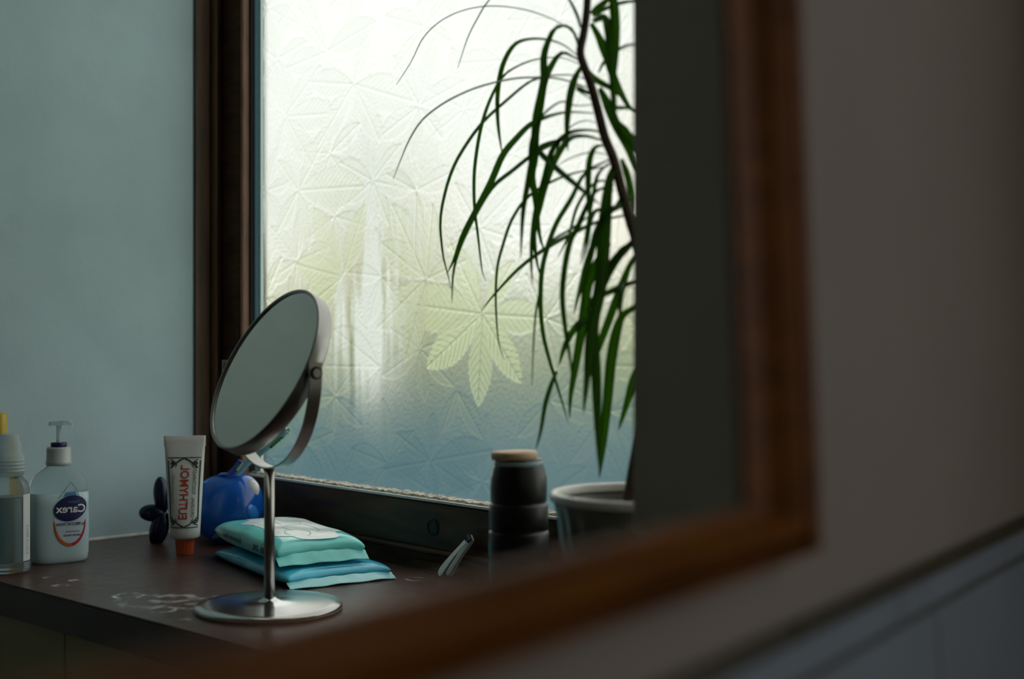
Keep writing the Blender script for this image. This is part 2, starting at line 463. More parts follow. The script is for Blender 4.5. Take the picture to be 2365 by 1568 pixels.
def strip(u0, u1, v, z0, z1):
    bm = bmesh.new(); bm.faces.new([bm.verts.new(p) for p in ((u0, v, z0), (u1, v, z0), (u1, v, z1), (u0, v, z1))]); return bm
sp = obj('spacer_bar', strip(0.0, 0.0105, 0, ZC + 0.084, ZW1), M['spacer'], win)
sp.location = (0.0757, VG - 0.0035, 0)
obj('glass_seal', strip(0.0862, 0.0936, VG - 0.0008, ZC + 0.084, ZW1), M['seal'], win)
# bottom rail and sill moulding
def sweep_u(profile, u0, u1, name, material):    # profile in (v, z)
    bm = bmesh.new()
    a = [bm.verts.new((u0, p[0], p[1])) for p in profile]; b = [bm.verts.new((u1, p[0], p[1])) for p in profile]
    n = len(a); bm.faces.new(a); bm.faces.new(b)
    for i in range(n): bm.faces.new((a[i], a[(i + 1) % n], b[(i + 1) % n], b[i]))
    bmesh.ops.recalc_face_normals(bm, faces=bm.faces)
    return obj(name, bm, material, win)
sweep_u([(VS, ZC), (VS - 0.004, ZC), (VS - 0.004, ZC + 0.010), (VS - 0.001, ZC + 0.012), (VS - 0.001, ZC + 0.018)] +
        [(VS - 0.004 + 0.003 * math.cos(a), ZC + 0.0225 + 0.0035 * math.sin(a)) for a in [math.radians(d) for d in range(260, 80, -20)]] +
        [(VS + 0.004, ZC + 0.0262), (VG + 0.03, ZC + 0.0262), (VG + 0.03, ZC)], 0, UR, 'sill_moulding', M['wood_rail'])
sweep_u([(VS, ZC + 0.0264), (VS, ZC + 0.077), (VS + 0.003, ZC + 0.080), (VG + 0.03, ZC + 0.080), (VG + 0.03, ZC + 0.0264)], 0.064, UR, 'bottom_rail', M['wood_rail'])
sweep_u([(VS - 0.0002, ZC + 0.0795), (VS - 0.0002, ZC + 0.0822), (VS + 0.004, ZC + 0.0822), (VS + 0.004, ZC + 0.0795)], 0.072, UR, 'white_bead', M['white_edge'])
bm = bmesh.new(); prev = None                       # lumpy stained sealant along the foot of the glass
for i in range(260):
    u = 0.074 + (UR - 0.074) * i / 259; h = 0.0862 + random.uniform(-.0012, .0012); w = random.uniform(-.001, .001)
    ring = [bm.verts.new((u, VS + 0.004, ZC + 0.082)), bm.verts.new((u, VS + 0.0055 + w, ZC + 0.0845 + w)), bm.verts.new((u, VG - 0.001, ZC + h)), bm.verts.new((u, VG, ZC + 0.082))]
    if prev:
        for k in range(3): bm.faces.new((prev[k], prev[k + 1], ring[k + 1], ring[k]))
    prev = ring
obj('sealant', bm, M['mould'], win)
sweep_u([(VS, ZW1 - 0.06), (VS, ZW1), (VG + 0.03, ZW1), (VG + 0.03, ZW1 - 0.06)], 0.0, UR, 'top_rail', M['wood_rail'])
bm = bmesh.new()                                     # drilled knot-like latch hole plug on the bottom rail
u_, z_, q_ = on_v(1000, 1218, VS)
bm = lathe([(0.0105, 0), (0.0105, 0.0012), (0.008, 0.0018), (0.007, 0.0006)], 24)
for v in bm.verts: v.co = Vector((u_ + v.co.x, VS - v.co.z, ZC + z_ + v.co.y))
bmesh.ops.recalc_face_normals(bm, faces=bm.faces)
obj('plug', bm, M['gasket'], win, smooth=False)

# leaf patterned glass: a real relief, computed as a height field
def build_pane():
    u0, u1, z0, z1 = 0.0935, UR, 0.0795, 1.262
    step = 0.0016
    nu = int((u1 - u0) / step) + 1; nz = int((z1 - z0) / step) + 1
    uu = np.linspace(u0, u1, nu); zz = np.linspace(z0, z1, nz)
    Ug, Zg = np.meshgrid(uu, zz)                  # [nz, nu]
    H = rng.normal(0, 1, Ug.shape)
    Hs = (H + np.roll(H, 1, 0) + np.roll(H, 1, 1) + np.roll(H, (1, 1), (0, 1))) / 4
    height = Hs * 0.00014                          # fine stipple of the ground
    scat = np.full(Ug.shape, 0.05); tint = np.zeros(Ug.shape)
    leaves = [((1115, 725), [(1105, 940), (985, 850), (1205, 885), (1265, 735), (1190, 600), (1040, 560), (925, 700)], .85),
              ((985, 645), [(935, 838), (870, 760), (1000, 470), (1080, 600), (880, 560), (905, 470)], .62),
              ((792, 640), [(725, 480), (682, 610), (706, 712), (845, 470)], .75),
              ((690, 440), [(842, 430), (640, 370), (770, 290), (715, 580), (640, 540)], .55),
              ((660, 270), [(632, 150), (742, 150), (775, 262), (640, 370), (725, 385)], .42),
              ((818, 195), [(735, 340), (880, 330), (850, 80), (955, 235), (715, 190)], .42),
              ((755, 120), [(690, 15), (870, 50), (660, 160)], .4),
              ((962, 440), [(1010, 300), (890, 400), (1060, 390), (960, 590)], .42),
              ((995, 1065), [(885, 1085), (1010, 1150), (1095, 1135), (1140, 1040), (1000, 950), (915, 1000)], .16),
              ((1262, 735), [(1335, 630), (1350, 770), (1215, 630), (1290, 860)], .40),
              ((880, 848), [(752, 845), (845, 930), (770, 760)], .33),
              ((1055, 900), [(1118, 1015), (1020, 1000)], .28),
              ((1270, 925), [(1290, 1070), (1400, 960), (1195, 1010), (1360, 850)], .30)]
    L_ = []
    for c, tips, s in leaves:
        cu, cz, _ = on_v(c[0], c[1], VG)
        L_.append((cu, cz, [on_v(t[0], t[1], VG)[:2] for t in tips], s))
    rr = random.Random(3)
    cen = [(l[0], l[1]) for l in L_]
    for _ in range(2500):
        cu, cz = rr.uniform(u0, u1), rr.uniform(z0, z1)
        if all((cu - a) ** 2 + (cz - b) ** 2 > 0.078 ** 2 for a, b in cen):
            cen.append((cu, cz)); k = rr.choice([5, 6, 7]); a0 = rr.uniform(0, 6.28)
            tips = []
            for i in range(k):
                a = a0 + i * 5.0 / (k - 1); ln = rr.uniform(.055, .088)
                tips.append((cu + ln * math.cos(a), cz + ln * math.sin(a)))
            L_.insert(0, (cu, cz, tips, rr.uniform(.25, .4)))
    for cu, cz, tips, s in L_:
        for ti, (tu, tz) in enumerate(tips):
            ln = math.hypot(tu - cu, tz - cz); au, az = (tu - cu) / ln, (tz - cz) / ln
            wmax = ln * 0.20
            i0 = max(0, int((min(cu, tu) - wmax * 1.3 - u0) / step)); i1 = min(nu, int((max(cu, tu) + wmax * 1.3 - u0) / step) + 2)
            j0 = max(0, int((min(cz, tz) - wmax * 1.3 - z0) / step)); j1 = min(nz, int((max(cz, tz) + wmax * 1.3 - z0) / step) + 2)
            if i1 <= i0 or j1 <= j0: continue
            du = Ug[j0:j1, i0:i1] - cu; dz = Zg[j0:j1, i0:i1] - cz
            sx = (du * au + dz * az) / ln; q = (-du * az + dz * au)
            sc = np.clip(sx, 0, 1)
            w = wmax * np.sin(np.pi * np.clip(sc, 0, 1) ** 1.15) ** 0.75
            w = w * (1 + 0.03 * np.sin(sc * 90))
            ins = (sx > 0) & (sx < 1) & (np.abs(q) < w)
            mask = np.clip((w - np.abs(q)) / 0.0022, 0, 1) * ((sx > 0) & (sx < 1))
            mid = np.exp(-(q / 0.0012) ** 2)
            ph = (sc * ln - np.abs(q) * 0.9 - 0.35 * q * q / max(wmax, 1e-4)) / 0.0105
            fr = np.abs(ph - np.round(ph)) * 0.0105
            side = np.exp(-(fr / 0.0011) ** 2)
            pil = np.cos(2 * np.pi * ph) * -0.5
            hh = 0.00022 * mask + mask * (0.00045 * mid + 0.00035 * side * (1 - mid) + 0.00014 * pil)
            a = mask
            sub = height[j0:j1, i0:i1]
            sub[:] = sub * (1 - a) + (hh + sub * 0.45) * a
            ss = scat[j0:j1, i0:i1]; kk = 0.62 * s * (1.0 if s > .6 else min(1, .35 + max(0, cz - .2) * 3)) * (0.85 + 0.3 * ((ti * 37) % 10) / 10)  # lower leaves scatter less: their weaker light is set in the glass
            ss[:] = ss * (1 - a) + np.clip(kk * (1 - 0.6 * side) * (1 - 0.5 * mid), 0, 1) * a
            tt = tint[j0:j1, i0:i1]; tt[:] = tt * (1 - a) + min(1, s * 1.2) * a
    # streaks of run condensation on the left; bright upper pane painted as extra veil
    def vnoise(fu, fz, seed):
        g = np.random.default_rng(seed).random((64, 64))
        a = (Ug * fu) % 63; b = (Zg * fz) % 63; i = a.astype(int); j = b.astype(int); fa = a - i; fb = b - j
        fa = fa * fa * (3 - 2 * fa); fb = fb * fb * (3 - 2 * fb)
        return (g[j, i] * (1 - fa) + g[j, (i + 1) % 64] * fa) * (1 - fb) + (g[(j + 1) % 64, i] * (1 - fa) + g[(j + 1) % 64, (i + 1) % 64] * fa) * fb
    st = 0.35 * vnoise(38, 5, 1) + 0.35 * vnoise(90, 9, 2) + 0.3 * vnoise(170, 23, 4)
    def blob(x, y, su, sz):
        bu, bz, _ = on_v(x, y, VG); return np.exp(-((Ug - bu) / su) ** 2 - ((Zg - bz) / sz) ** 2)
    fog_bright = blob(875, 560, .050, .13) * 1.2 + blob(830, 760, .06, .07) * 1.3 + blob(800, 300, .05, .12) * .7 + blob(960, 430, .08, .08) * .5
    fog_bright = np.clip(fog_bright * np.clip((st - 0.22) / 0.42, 0, 1), 0, 1) + 0.3 * blob(1250, 350, .2, .25)
    zl = 0.235 + 0.10 * vnoise(9, 3, 5) + 0.05 * vnoise(26, 8, 6) - 0.05 * blob(800, 800, .09, .2)
    bright_top = np.clip((Zg - zl) / 0.16, 0, 1); bright_top = bright_top * bright_top * (3 - 2 * bright_top)  # window brightness fading downwards, put into the pane as scatter
    fog_bright = np.clip(np.maximum(fog_bright * 1.1, 0.58 * bright_top) * (1 - 0.5 * np.clip(tint - .45, 0, 1) / .55), 0, 0.92)
    X = Ug.ravel(); Yv = (VG - height).ravel(); Zv = (Zg + ZC).ravel()
    co = np.stack([X, VG - 1.7 * (VG - Yv), Zv], 1)
    nV = co.shape[0]
    idx = np.arange(nV).reshape(nz, nu)
    q = np.stack([idx[:-1, :-1], idx[:-1, 1:], idx[1:, 1:], idx[1:, :-1]], -1).reshape(-1, 4)   # faces the room (-V)
    back = np.array([[u0, VG + .004, z0 + ZC], [u1, VG + .004, z0 + ZC], [u1, VG + .004, z1 + ZC], [u0, VG + .004, z1 + ZC]])
    co = np.concatenate([co, back])
    me = bpy.data.meshes.new('patterned_glass')
    nf = len(q) + 1
    me.vertices.add(len(co)); me.vertices.foreach_set('co', co.astype(np.float32).ravel())
    loops = np.concatenate([q.ravel(), [nV, nV + 3, nV + 2, nV + 1]]).astype(np.int32)
    me.loops.add(len(loops)); me.loops.foreach_set('vertex_index', loops)
    me.polygons.add(nf); me.polygons.foreach_set('loop_start', (np.arange(nf) * 4).astype(np.int32))
    mi = np.zeros(nf, np.int32); mi[-1] = 1
    me.polygons.foreach_set('material_index', mi)
    me.polygons.foreach_set('use_smooth', np.ones(nf, bool))
    for nm, arr in (('scatter', scat), ('tint', tint), ('fog_bright', fog_bright)):
        at = me.attributes.new(nm, 'FLOAT', 'POINT')
        at.data.foreach_set('value', np.concatenate([arr.ravel(), np.zeros(4)]).astype(np.float32))
    me.update(); me.validate()
    m, nt, b = new_mat('pressed_leaf_glass')
    N = nt.nodes; L = nt.links; N.remove(b)
    def attr(n):
        a = N.new('ShaderNodeAttribute'); a.attribute_name = n; return a.outputs['Fac']
    rf = N.new('ShaderNodeBsdfRefraction'); rf.inputs['IOR'].default_value = 1.15; rf.inputs['Color'].default_value = (0.93, 0.90, 0.86, 1)
    rf.inputs['Roughness'].default_value = 0.60
    tl = N.new('ShaderNodeBsdfTranslucent')
    cm = N.new('ShaderNodeMixRGB'); cm.inputs[1].default_value = (0.86, 0.91, 0.90, 1); cm.inputs[2].default_value = (0.82, 0.88, 0.55, 1)
    L.new(attr('tint'), cm.inputs[0]); L.new(cm.outputs[0], tl.inputs['Color'])
    m1 = N.new('ShaderNodeMixShader'); L.new(attr('scatter'), m1.inputs[0]); L.new(rf.outputs[0], m1.inputs[1]); L.new(tl.outputs[0], m1.inputs[2])
    tf = N.new('ShaderNodeBsdfTranslucent'); tf.inputs['Color'].default_value = (0.95, 0.93, 0.90, 1)
    m2 = N.new('ShaderNodeMixShader'); L.new(attr('fog_bright'), m2.inputs[0]); L.new(m1.outputs[0], m2.inputs[1]); L.new(tf.outputs[0], m2.inputs[2])
    gl = N.new('ShaderNodeBsdfGlossy'); gl.inputs['Roughness'].default_value = 0.2
    m3 = N.new('ShaderNodeMixShader'); m3.inputs[0].default_value = 0.04; L.new(m2.outputs[0], m3.inputs[1]); L.new(gl.outputs[0], m3.inputs[2])
    L.new(m3.outputs[0], N['Material Output'].inputs['Surface'])
    mb, ntb, bb = new_mat('outer_glass_face')
    ntb.nodes.remove(bb)
    tr = ntb.nodes.new('ShaderNodeBsdfTransparent'); tr.inputs['Color'].default_value = (0.96, 0.98, 0.97, 1)
    g2 = ntb.nodes.new('ShaderNodeBsdfGlossy'); g2.inputs['Roughness'].default_value = 0.05
    mxx = ntb.nodes.new('ShaderNodeMixShader'); mxx.inputs[0].default_value = 0.04
    ntb.links.new(tr.outputs[0], mxx.inputs[1]); ntb.links.new(g2.outputs[0], mxx.inputs[2])
    ntb.links.new(mxx.outputs[0], ntb.nodes['Material Output'].inputs['Surface'])
    me.materials.append(m); me.materials.append(mb)
    o = obj('patterned_glass', me, None, win)
    o['label'] = 'obscure glass pane pressed with leaf shapes, misted in streaks and paler at the top'
    return o
build_pane()

# countertop
A_ = G(0, 1345); B_ = G(560, 1490); dfe = (B_ - A_).normalized()
def isect(p, d, q, e):
    den = d.x * e.y - d.y * e.x; t = ((q.x - p.x) * e.y - (q.y - p.y) * e.x) / den
    return p + d * t
FL = isect(A_, dfe, W0, V); FR = isect(A_, dfe, UV(UR, VE - 0.12), V)
poly = [UV(0.0005, (FL - W0).dot(V) + 0.0), FR, UV(UR - 0.0005, VE), UV(UR - 0.0005, VS - 0.0045), UV(0.0005, VS - 0.0045)]
rings_ = []
for (x, y, r, w, a) in [(297, 1376, .014, .005, 1), (375, 1408, .013, .004, .7), (345, 1388, .03, .012, .35), (140, 1352, .006, .006, .6), (170, 1340, .004, .004, .7),
                        (400, 1382, .02, .010, .5), (460, 1381, .003, .005, .8), (505, 1378, .004, .005, .7), (425, 1432, .004, .006, .6), (500, 1359, .002, .003, .8),
                        (110, 1333, .004, .004, .5), (960, 1337, .01, .004, .4), (440, 1400, .012, .006, .5)]:
    g = G(x, y); rings_.append(((g.x, g.y, ZC), r, w, a))
bm = prism(poly, ZC - 0.036, ZC)
es = [e for e in bm.edges if all(abs(v.co.z - ZC) < 1e-5 for v in e.verts)]
bmesh.ops.bevel(bm, geom=es, offset=0.0025, segments=2, affect='EDGES')
ct = obj('countertop', bm, counter_mat(rings_))
tag(ct, 'dark brown laminate countertop with dried soap marks under the window', 'countertop')

# tiled panel under the counter: each tile its own piece
nrm = Vector((-dfe.y, dfe.x, 0))
if nrm.dot(Vector((0, 1, 0))) < 0: nrm = -nrm
bp = bpy.data.objects.new('wall_counter_front', bpy.data.meshes.new('wall_counter_front'))
base = FL + nrm * 0.016; lnf = (FR - FL).length
Mf = Matrix(((dfe.x, nrm.x, 0, base.x), (dfe.y, nrm.y, 0, base.y), (0, 0, 1, 0), (0, 0, 0, 1)))
bm = box((0.03, 0.006, ZF), (lnf - 0.005, 0.06, ZC - 0.037)); bm.to_mesh(bp.data); bm.free(); bp.data.materials.append(M['grout'])
bp.matrix_world = Mf; link(bp); struct(bp)
gx = (G(150, 1500) - G(150, 1500)).x
# tile joint seen at photo x = 150
d150 = Vector(((150 - CX) / FPX, 1, 0)); hit = isect(Vector((0, 0, 0)), d150, base, dfe); s150 = (hit - base).dot(dfe)
tw = 0.15; ths = 0.10
tile_me = bpy.data.meshes.new('tile'); bm = box((0.0008, 0, 0.0008), (tw - 0.0008, 0.007, ths - 0.0008), 0.0012); bm.to_mesh(tile_me); bm.free(); tile_me.materials.append(M['tile_olive'])
k0 = -int((s150 - 0.03) / tw) - 1
for i in range(k0, 9):
    for j in range(3):
        s = s150 + i * tw
        if s < 0.03 or s + tw > lnf - 0.005: continue
        t = bpy.data.objects.new('tile', tile_me); t.location = (s, 0, ZC - 0.037 - ths * (j + 1)); link(t, bp)
s = s150 + k0 * tw

# ------------------------------------------------------------------ the wall with the mirror frame
NH = Vector((-0.823, 0.568, 0)).normalized()       # away from the camera
MH = Vector((0.568, 0.823, 0)).normalized()        # along the wall
TILT = 0.040
UPT = (Vector((0, 0, 1)) + NH * TILT).normalized()
NC = MH.cross(UPT).normalized()
PW = 0.208
O0 = NH * PW + Vector((0, 0, -0.0853))
WM = Matrix(((MH.x, UPT.x, NC.x, O0.x), (MH.y, UPT.y, NC.y, O0.y), (MH.z, UPT.z, NC.z, O0.z), (0, 0, 0, 1)))
TI, TO, YI, TLI, YT = 0.447, 0.4995, 0.0225, -0.10, 0.62
TEND = 1.04
bm = bmesh.new()
o0t, o1t, o0y, o1y = TLI - .02, TI + .02, YI - .02, YT + .02
for (a, b, c, d) in [(-2.0, o0t, -1.2, 1.5), (o1t, TEND, -1.2, 1.5), (o0t, o1t, -1.2, o0y), (o0t, o1t, o1y, 1.5)]:
    add_box(bm, (a, c, -0.003), (b, d, 0))
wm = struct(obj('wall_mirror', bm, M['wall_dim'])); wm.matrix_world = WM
# tiled dado: rail, border row and tiles, each a piece of its own
yr = -0.0285
def piece(name, t0, t1, y0, y1, h, material, bev):
    o = obj(name, box((t0, y0, 0.0), (t1, y1, h), bev), material, wm); return o
for i in range(7):
    t0 = 0.29 + (i - 3) * 0.20
    piece('tile_rail', t0 + .0005, t0 + .1995, yr - .0075, yr, .008, M['tile_rail'], .003)
for i in range(7):
    t0 = 0.225 + (i - 3) * 0.20
    piece('border_tile', t0 + .0008, t0 + .1992, yr - .0235, yr - .0085, .004, M['tile_blue'], .001)
tm = bpy.data.meshes.new('wall_tile'); bm = box((.001, .001, 0), (.199, .199, .005), .0015); bm.to_mesh(tm); bm.free(); tm.materials.append(M['tile_blue'])
for i in range(7):
    for j in range(3):
        t = bpy.data.objects.new('wall_tile', tm); t.location = (0.28 + (i - 3) * .2, yr - .026 - .2 * (j + 1), 0); link(t, wm)
gb = obj('grout_bed', box((-0.6, yr - .66, 0), (TEND - .01, yr - .001, .002)), M['grout'], wm)

# moulded frame: profile (fraction of width from the inner edge, height over the wall)
prof = [(0.0, 0.004), (0.0, 0.0072), (0.06, 0.0075), (0.20, 0.0100), (0.38, 0.0168), (0.46, 0.0190), (0.54, 0.0186), (0.60, 0.0150), (0.65, 0.0065),
        (0.74, 0.0055), (0.79, 0.0085), (0.84, 0.0145), (0.92, 0.0162), (0.97, 0.0150), (1.0, 0.0115), (1.0, 0.0)]
ws_, wr_ = TO - TI, YI
mf = thing('mirror_frame', 'brown moulded wooden mirror frame hanging close by on the dim wall', 'mirror frame', (0, 0, 0))
mf.matrix_world = WM
def rail(name, fa, fb):
    bm = bmesh.new()
    a = [bm.verts.new(fa(w, h)) for w, h in prof]; b = [bm.verts.new(fb(w, h)) for w, h in prof]
    for i in range(len(prof) - 1): bm.faces.new((a[i], a[i + 1], b[i + 1], b[i]))
    bm.faces.new((a[-1], a[0], b[0], b[-1])); bm.faces.new(a); bm.faces.new(b)
    bmesh.ops.recalc_face_normals(bm, faces=bm.faces)
    o = obj(name, bm, M['frame_wood'], mf)
    for p in o.data.polygons: p.use_smooth = False
    return o
rail('bottom_rail', lambda w, h: (TLI - w * ws_, YI - w * wr_, h), lambda w, h: (TI + w * ws_, YI - w * wr_, h))
rail('side_rail', lambda w, h: (TI + w * ws_, YI - w * wr_, h), lambda w, h: (TI + w * ws_, YT + w * wr_, h))
rail('side_rail', lambda w, h: (TLI - w * ws_, YI - w * wr_, h), lambda w, h: (TLI - w * ws_, YT + w * wr_, h))
rail('top_rail', lambda w, h: (TLI - w * ws_, YT + w * wr_, h), lambda w, h: (TI + w * ws_, YT + w * wr_, h))

# the camera's side of the wall: closing walls and the room's own window, all outside the frame
KP = NH * PW + MH * TEND
WD = Vector((0.924, -0.378, 0)).normalized()
WN = Vector((-0.378, -0.924, 0)).normalized()
def plank(name, p, q, th, z0, z1, material):
    d = (q - p).normalized(); n = Vector((-d.y, d.x, 0))
    o = obj(name, prism([p, q, q + n * th, p + n * th], z0, z1), material); return struct(o)
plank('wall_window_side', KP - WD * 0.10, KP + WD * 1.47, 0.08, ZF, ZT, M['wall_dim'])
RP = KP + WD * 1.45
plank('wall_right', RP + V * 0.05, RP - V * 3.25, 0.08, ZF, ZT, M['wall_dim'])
wc = KP + WD * 0.95 + WN * 0.035
wlo.matrix_world = Matrix.Translation(Vector((wc.x, wc.y, ZC + 0.56))) @ Matrix(((WD.x, 0, -WN.x, 0), (WD.y, 0, -WN.y, 0), (0, 1, 0, 0), (0, 0, 0, 1)))
w2 = bpy.data.objects.new('window_2', None); link(w2); struct(w2)
w2.matrix_world = Matrix(((WD.x, -WN.x, 0, (KP + WD * 0.95).x), (WD.y, -WN.y, 0, (KP + WD * 0.95).y), (0, 0, 1, ZC), (0, 0, 0, 1)))
for nm, lo, hi in (('frame_stile', (-.47, -.05, .05), (-.43, -.002, 1.07)), ('frame_stile', (.43, -.05, .05), (.47, -.002, 1.07)),
                   ('frame_rail', (-.43, -.05, .05), (.43, -.002, .08)), ('frame_rail', (-.43, -.05, 1.04), (.43, -.002, 1.07))):
    obj(nm, box(lo, hi, .003), M['wood_rail'], w2)

# ------------------------------------------------------------------ outdoors, seen dimly through the glass
struct(obj('ground', prism([UV(-14, 0.26), UV(12, 0.26), UV(12, 26), UV(-14, 26)], ZF - 0.5, ZF - 0.25), M['lawn']))
bm = bmesh.new(); bmesh.ops.create_grid(bm, x_segments=90, y_segments=26, size=1)
hp = []
for v in bm.verts:
    a = v.co.x * 4.5; b = (v.co.y + 1) / 2
    dep = 0.9 * math.sin(math.pi * b) if b < .5 else 0.9
    z = ZF - 0.25 + 1.62 * min(1, b * 1.6) + (0.16 * math.sin(a * 1.7) + 0.1 * math.sin(a * 4.1 + 1)) * b
    y = -0.5 * math.sin(math.pi * min(1, b * .8)) + b * 0.9
    v.co = Vector((a, y + random.uniform(-.06, .06), z + random.uniform(-.05, .05)))
hd = obj('hedge', bm, M['hedge']); hd.matrix_world = uvmat(-1.0, 4.2, 0)
sol = hd.modifiers.new('thickness', 'SOLIDIFY'); sol.thickness = 0.08
tag(hd, 'bushy yellow green hedge seen dimly through the patterned glass', 'hedge')
bu = thing('garden_bush', 'tall olive yellow bush seen dimly through the left of the glass', 'bush', Vector((-0.10, 5.85, ZF - 0.25)))
bm = ellipsoid((0, 0, 1.25), (.40, .40, .95), 36, 28)
for v in bm.verts:
    f = 1 + .10 * math.sin(v.co.x * 17) * math.sin(v.co.z * 13 + v.co.y * 9) + random.uniform(-.05, .05)
    v.co = Vector((v.co.x * f, v.co.y * f, 1.25 + (v.co.z - 1.25) * f))
obj('foliage', bm, M['bush'], bu)
obj('stem', tube([(0, 0, 0), (.02, .01, .6)], [.05, .035], 10, 4), M['stem'], bu, True)
fe = thing('garden_fence', 'low slate blue board fence seen dimly through the lower glass', 'fence', (0, 0, 0)); fe.matrix_world = uvmat(-3.4, 2.6, ZF - 0.25)
fm = bpy.data.meshes.new('board'); bm = box((0, 0, 0), (.135, .02, 1.20), .003); bm.to_mesh(fm); bm.free(); fm.materials.append(M['blue_fence'])
for i in range(36):
    t = bpy.data.objects.new('board', fm); t.location = (i * .14, 0, 0); link(t, fe)
hs = thing('house', 'peach rendered house far behind the plant and patterned glass', 'house', (0, 0, 0)); hs.matrix_world = Matrix.Translation((2.2, 9.0, ZF - 0.25)) @ Matrix.Rotation(-.25, 4, 'Z')
obj('wall', box((-.55, 0, 0), (3.2, 3.0, 3.1)), M['peach'], hs)
bm = prism([(-.25, 0), (3.25, 0), (1.5, 1.2)], -.2, 3.2)
for v in bm.verts: v.co = Vector((v.co.x * 1.08 - .2, v.co.z, v.co.y + 3.1))
obj('roof', bm, M['roof'], hs)

# ------------------------------------------------------------------ round table mirror
mb = G(622, 1407)
tmir = thing('table_mirror', 'round tilting shaving mirror on a chrome stand and disc base', 'mirror', mb)
obj('base', lathe([(0.068, 0), (0.0725, .0012), (0.0728, .004), (0.0715, .0058), (0.060, .0066), (0.03, .0075), (0.012, .0085), (0.0075, .0105), (0.0062, .012)], 64), M['chrome'], tmir, True)
hc = (1407 - 857) / FPX * mb.y                       # disc centre over the counter
RB = 0.0955
obj('pole', lathe([(0.0052, 0.010), (0.0052, hc - RB - 0.001)], 20), M['chrome_soft'], tmir, True)
axis = Vector((0.60, -0.80, 0)).normalized()          # pivot axis, right end nearer
hn = Vector((-axis.y, axis.x, 0))
if hn.y > 0: hn = -hn
tl_ = math.radians(27)
nrm_d = hn * math.cos(tl_) + Vector((0, 0, 1)) * math.sin(tl_)
upd = axis.cross(nrm_d)
if upd.z < 0: upd = -upd
RD = 0.0885
MD = Matrix(((axis.x, upd.x, nrm_d.x, 0), (axis.y, upd.y, nrm_d.y, 0), (axis.z, upd.z, nrm_d.z, hc), (0, 0, 0, 1)))
def disc_part(name, prof_, material, seg=72):
    bm = lathe(prof_, seg)
    for v in bm.verts: v.co = MD @ v.co
    bmesh.ops.recalc_face_normals(bm, faces=bm.faces)
    return obj(name, bm, material, tmir, True)
# steel rim ring
rp = [(RD - .0035, .0068), (RD - .002, .0082), (RD - .0005, .0082), (RD, .0072), (RD, -.0072), (RD - .0005, -.0082), (RD - .002, -.0082), (RD - .0035, -.0068)]
bm = lathe(rp + [rp[0]], 72, caps=False)
for v in bm.verts: v.co = MD @ v.co
bmesh.ops.remove_doubles(bm, verts=bm.verts, dist=1e-6); bmesh.ops.recalc_face_normals(bm, faces=bm.faces)
rim = obj('rim', bm, M['chrome_soft'], tmir, True)
bm = bmesh.new(); bmesh.ops.create_circle(bm, cap_ends=True, radius=RD - .003, segments=72)
ex = bmesh.ops.extrude_face_region(bm, geom=list(bm.faces)); 
for v in ex['geom']:
    if isinstance(v, bmesh.types.BMVert): v.co.z -= .012
for v in bm.verts: v.co = MD @ (v.co + Vector((0, 0, .006)))
bmesh.ops.recalc_face_normals(bm, faces=bm.faces)
obj('mirror_glass', bm, M['mirror'], tmir)
# U-shaped flat band
rings = []
for i in range(61):
    a = math.pi + math.pi * i / 60
    for_ = []
    c, s = math.cos(a), math.sin(a)
    rd = axis * c + Vector((0, 0, 1)) * s
    ctr = Vector((0, 0, hc))
    for (dr, dw) in ((0, -.0065), (.0016, -.0065), (.0016, .0065), (0, .0065)):
        for_.append(ctr + rd * (RB + dr) + hn * dw)
    rings.append(for_)
# short straight ears above the pivots
ear = lambda s: [Vector((0, 0, hc + .010)) + axis * s * (RB + dr) + hn * dw for (dr, dw) in ((0, -.0065), (.0016, -.0065), (.0016, .0065), (0, .0065))]
rings = [ear(-1)] + rings + [ear(1)]
obj('bracket', loft(rings), M['chrome_soft'], tmir)
for s in (1, -1):
    q0 = Vector((0, 0, hc)) + axis * s * (RD - .001); q1 = Vector((0, 0, hc)) + axis * s * (RB + .0045)
    sc = obj('pivot_screw', tube([q0, q1], [.0042, .0042], 14, 2), M['chrome_soft'], tmir)
    obj('screw_ring', tube([Vector((0, 0, hc)) + axis * s * (RB + .0015), Vector((0, 0, hc)) + axis * s * (RB + .0028)], [.0062, .0062], 18, 2), M['clipper_dark'], sc)

# ------------------------------------------------------------------ soap dispenser
sb = G(136, 1296)
ROT = math.radians(33)
soap = thing('soap_dispenser', 'white pump hand wash bottle with navy oval label', 'soap bottle', sb, ROT)
def bprof(z):
    keys = [(0, .030, .0175), (.003, .0325, .0195), (.012, .034, .021), (.05, .0345, .0215), (.085, .0338, .021), (.098, .032, .0203), (.106, .0275, .019), (.112, .0205, .0165), (.1155, .0145, .014), (.118, .0125, .0125)]
    for (a, b) in zip(keys, keys[1:]):
        if a[0] <= z <= b[0]:
            t = (z - a[0]) / (b[0] - a[0]); return (a[1] + (b[1] - a[1]) * t, a[2] + (b[2] - a[2]) * t)
    return keys[-1][1:]
def bring(z, k=1.0):
    a, b = bprof(z); return superring(a * k, b * k, z, 56, 3.2 if z < .1 else 2.6)
obj('soap_filled_body', loft([bring(z) for z in (0, .0015, .003, .007, .012, .03, .05, .07, .0845)]), M['soap'], soap, True)
obj('clear_shoulder', loft([bring(z) for z in (.0846, .09, .095, .098, .101, .104, .107, .110, .112, .114, .1155, .118)]), M['clear_plastic'], soap, True)
obj('collar', lathe([(.0135, .1165), (.0152, .1170), (.0150, .1215), (.0145, .1220), (.0143, .1365), (.0135, .1385), (.006, .139)], 32), M['grey_plastic'], soap, True)
obj('lock_ring', lathe([(.0088, .1388), (.0094, .1394), (.0094, .1436), (.0088, .1442), (.003, .1443)], 28), M['navy'], soap, True)
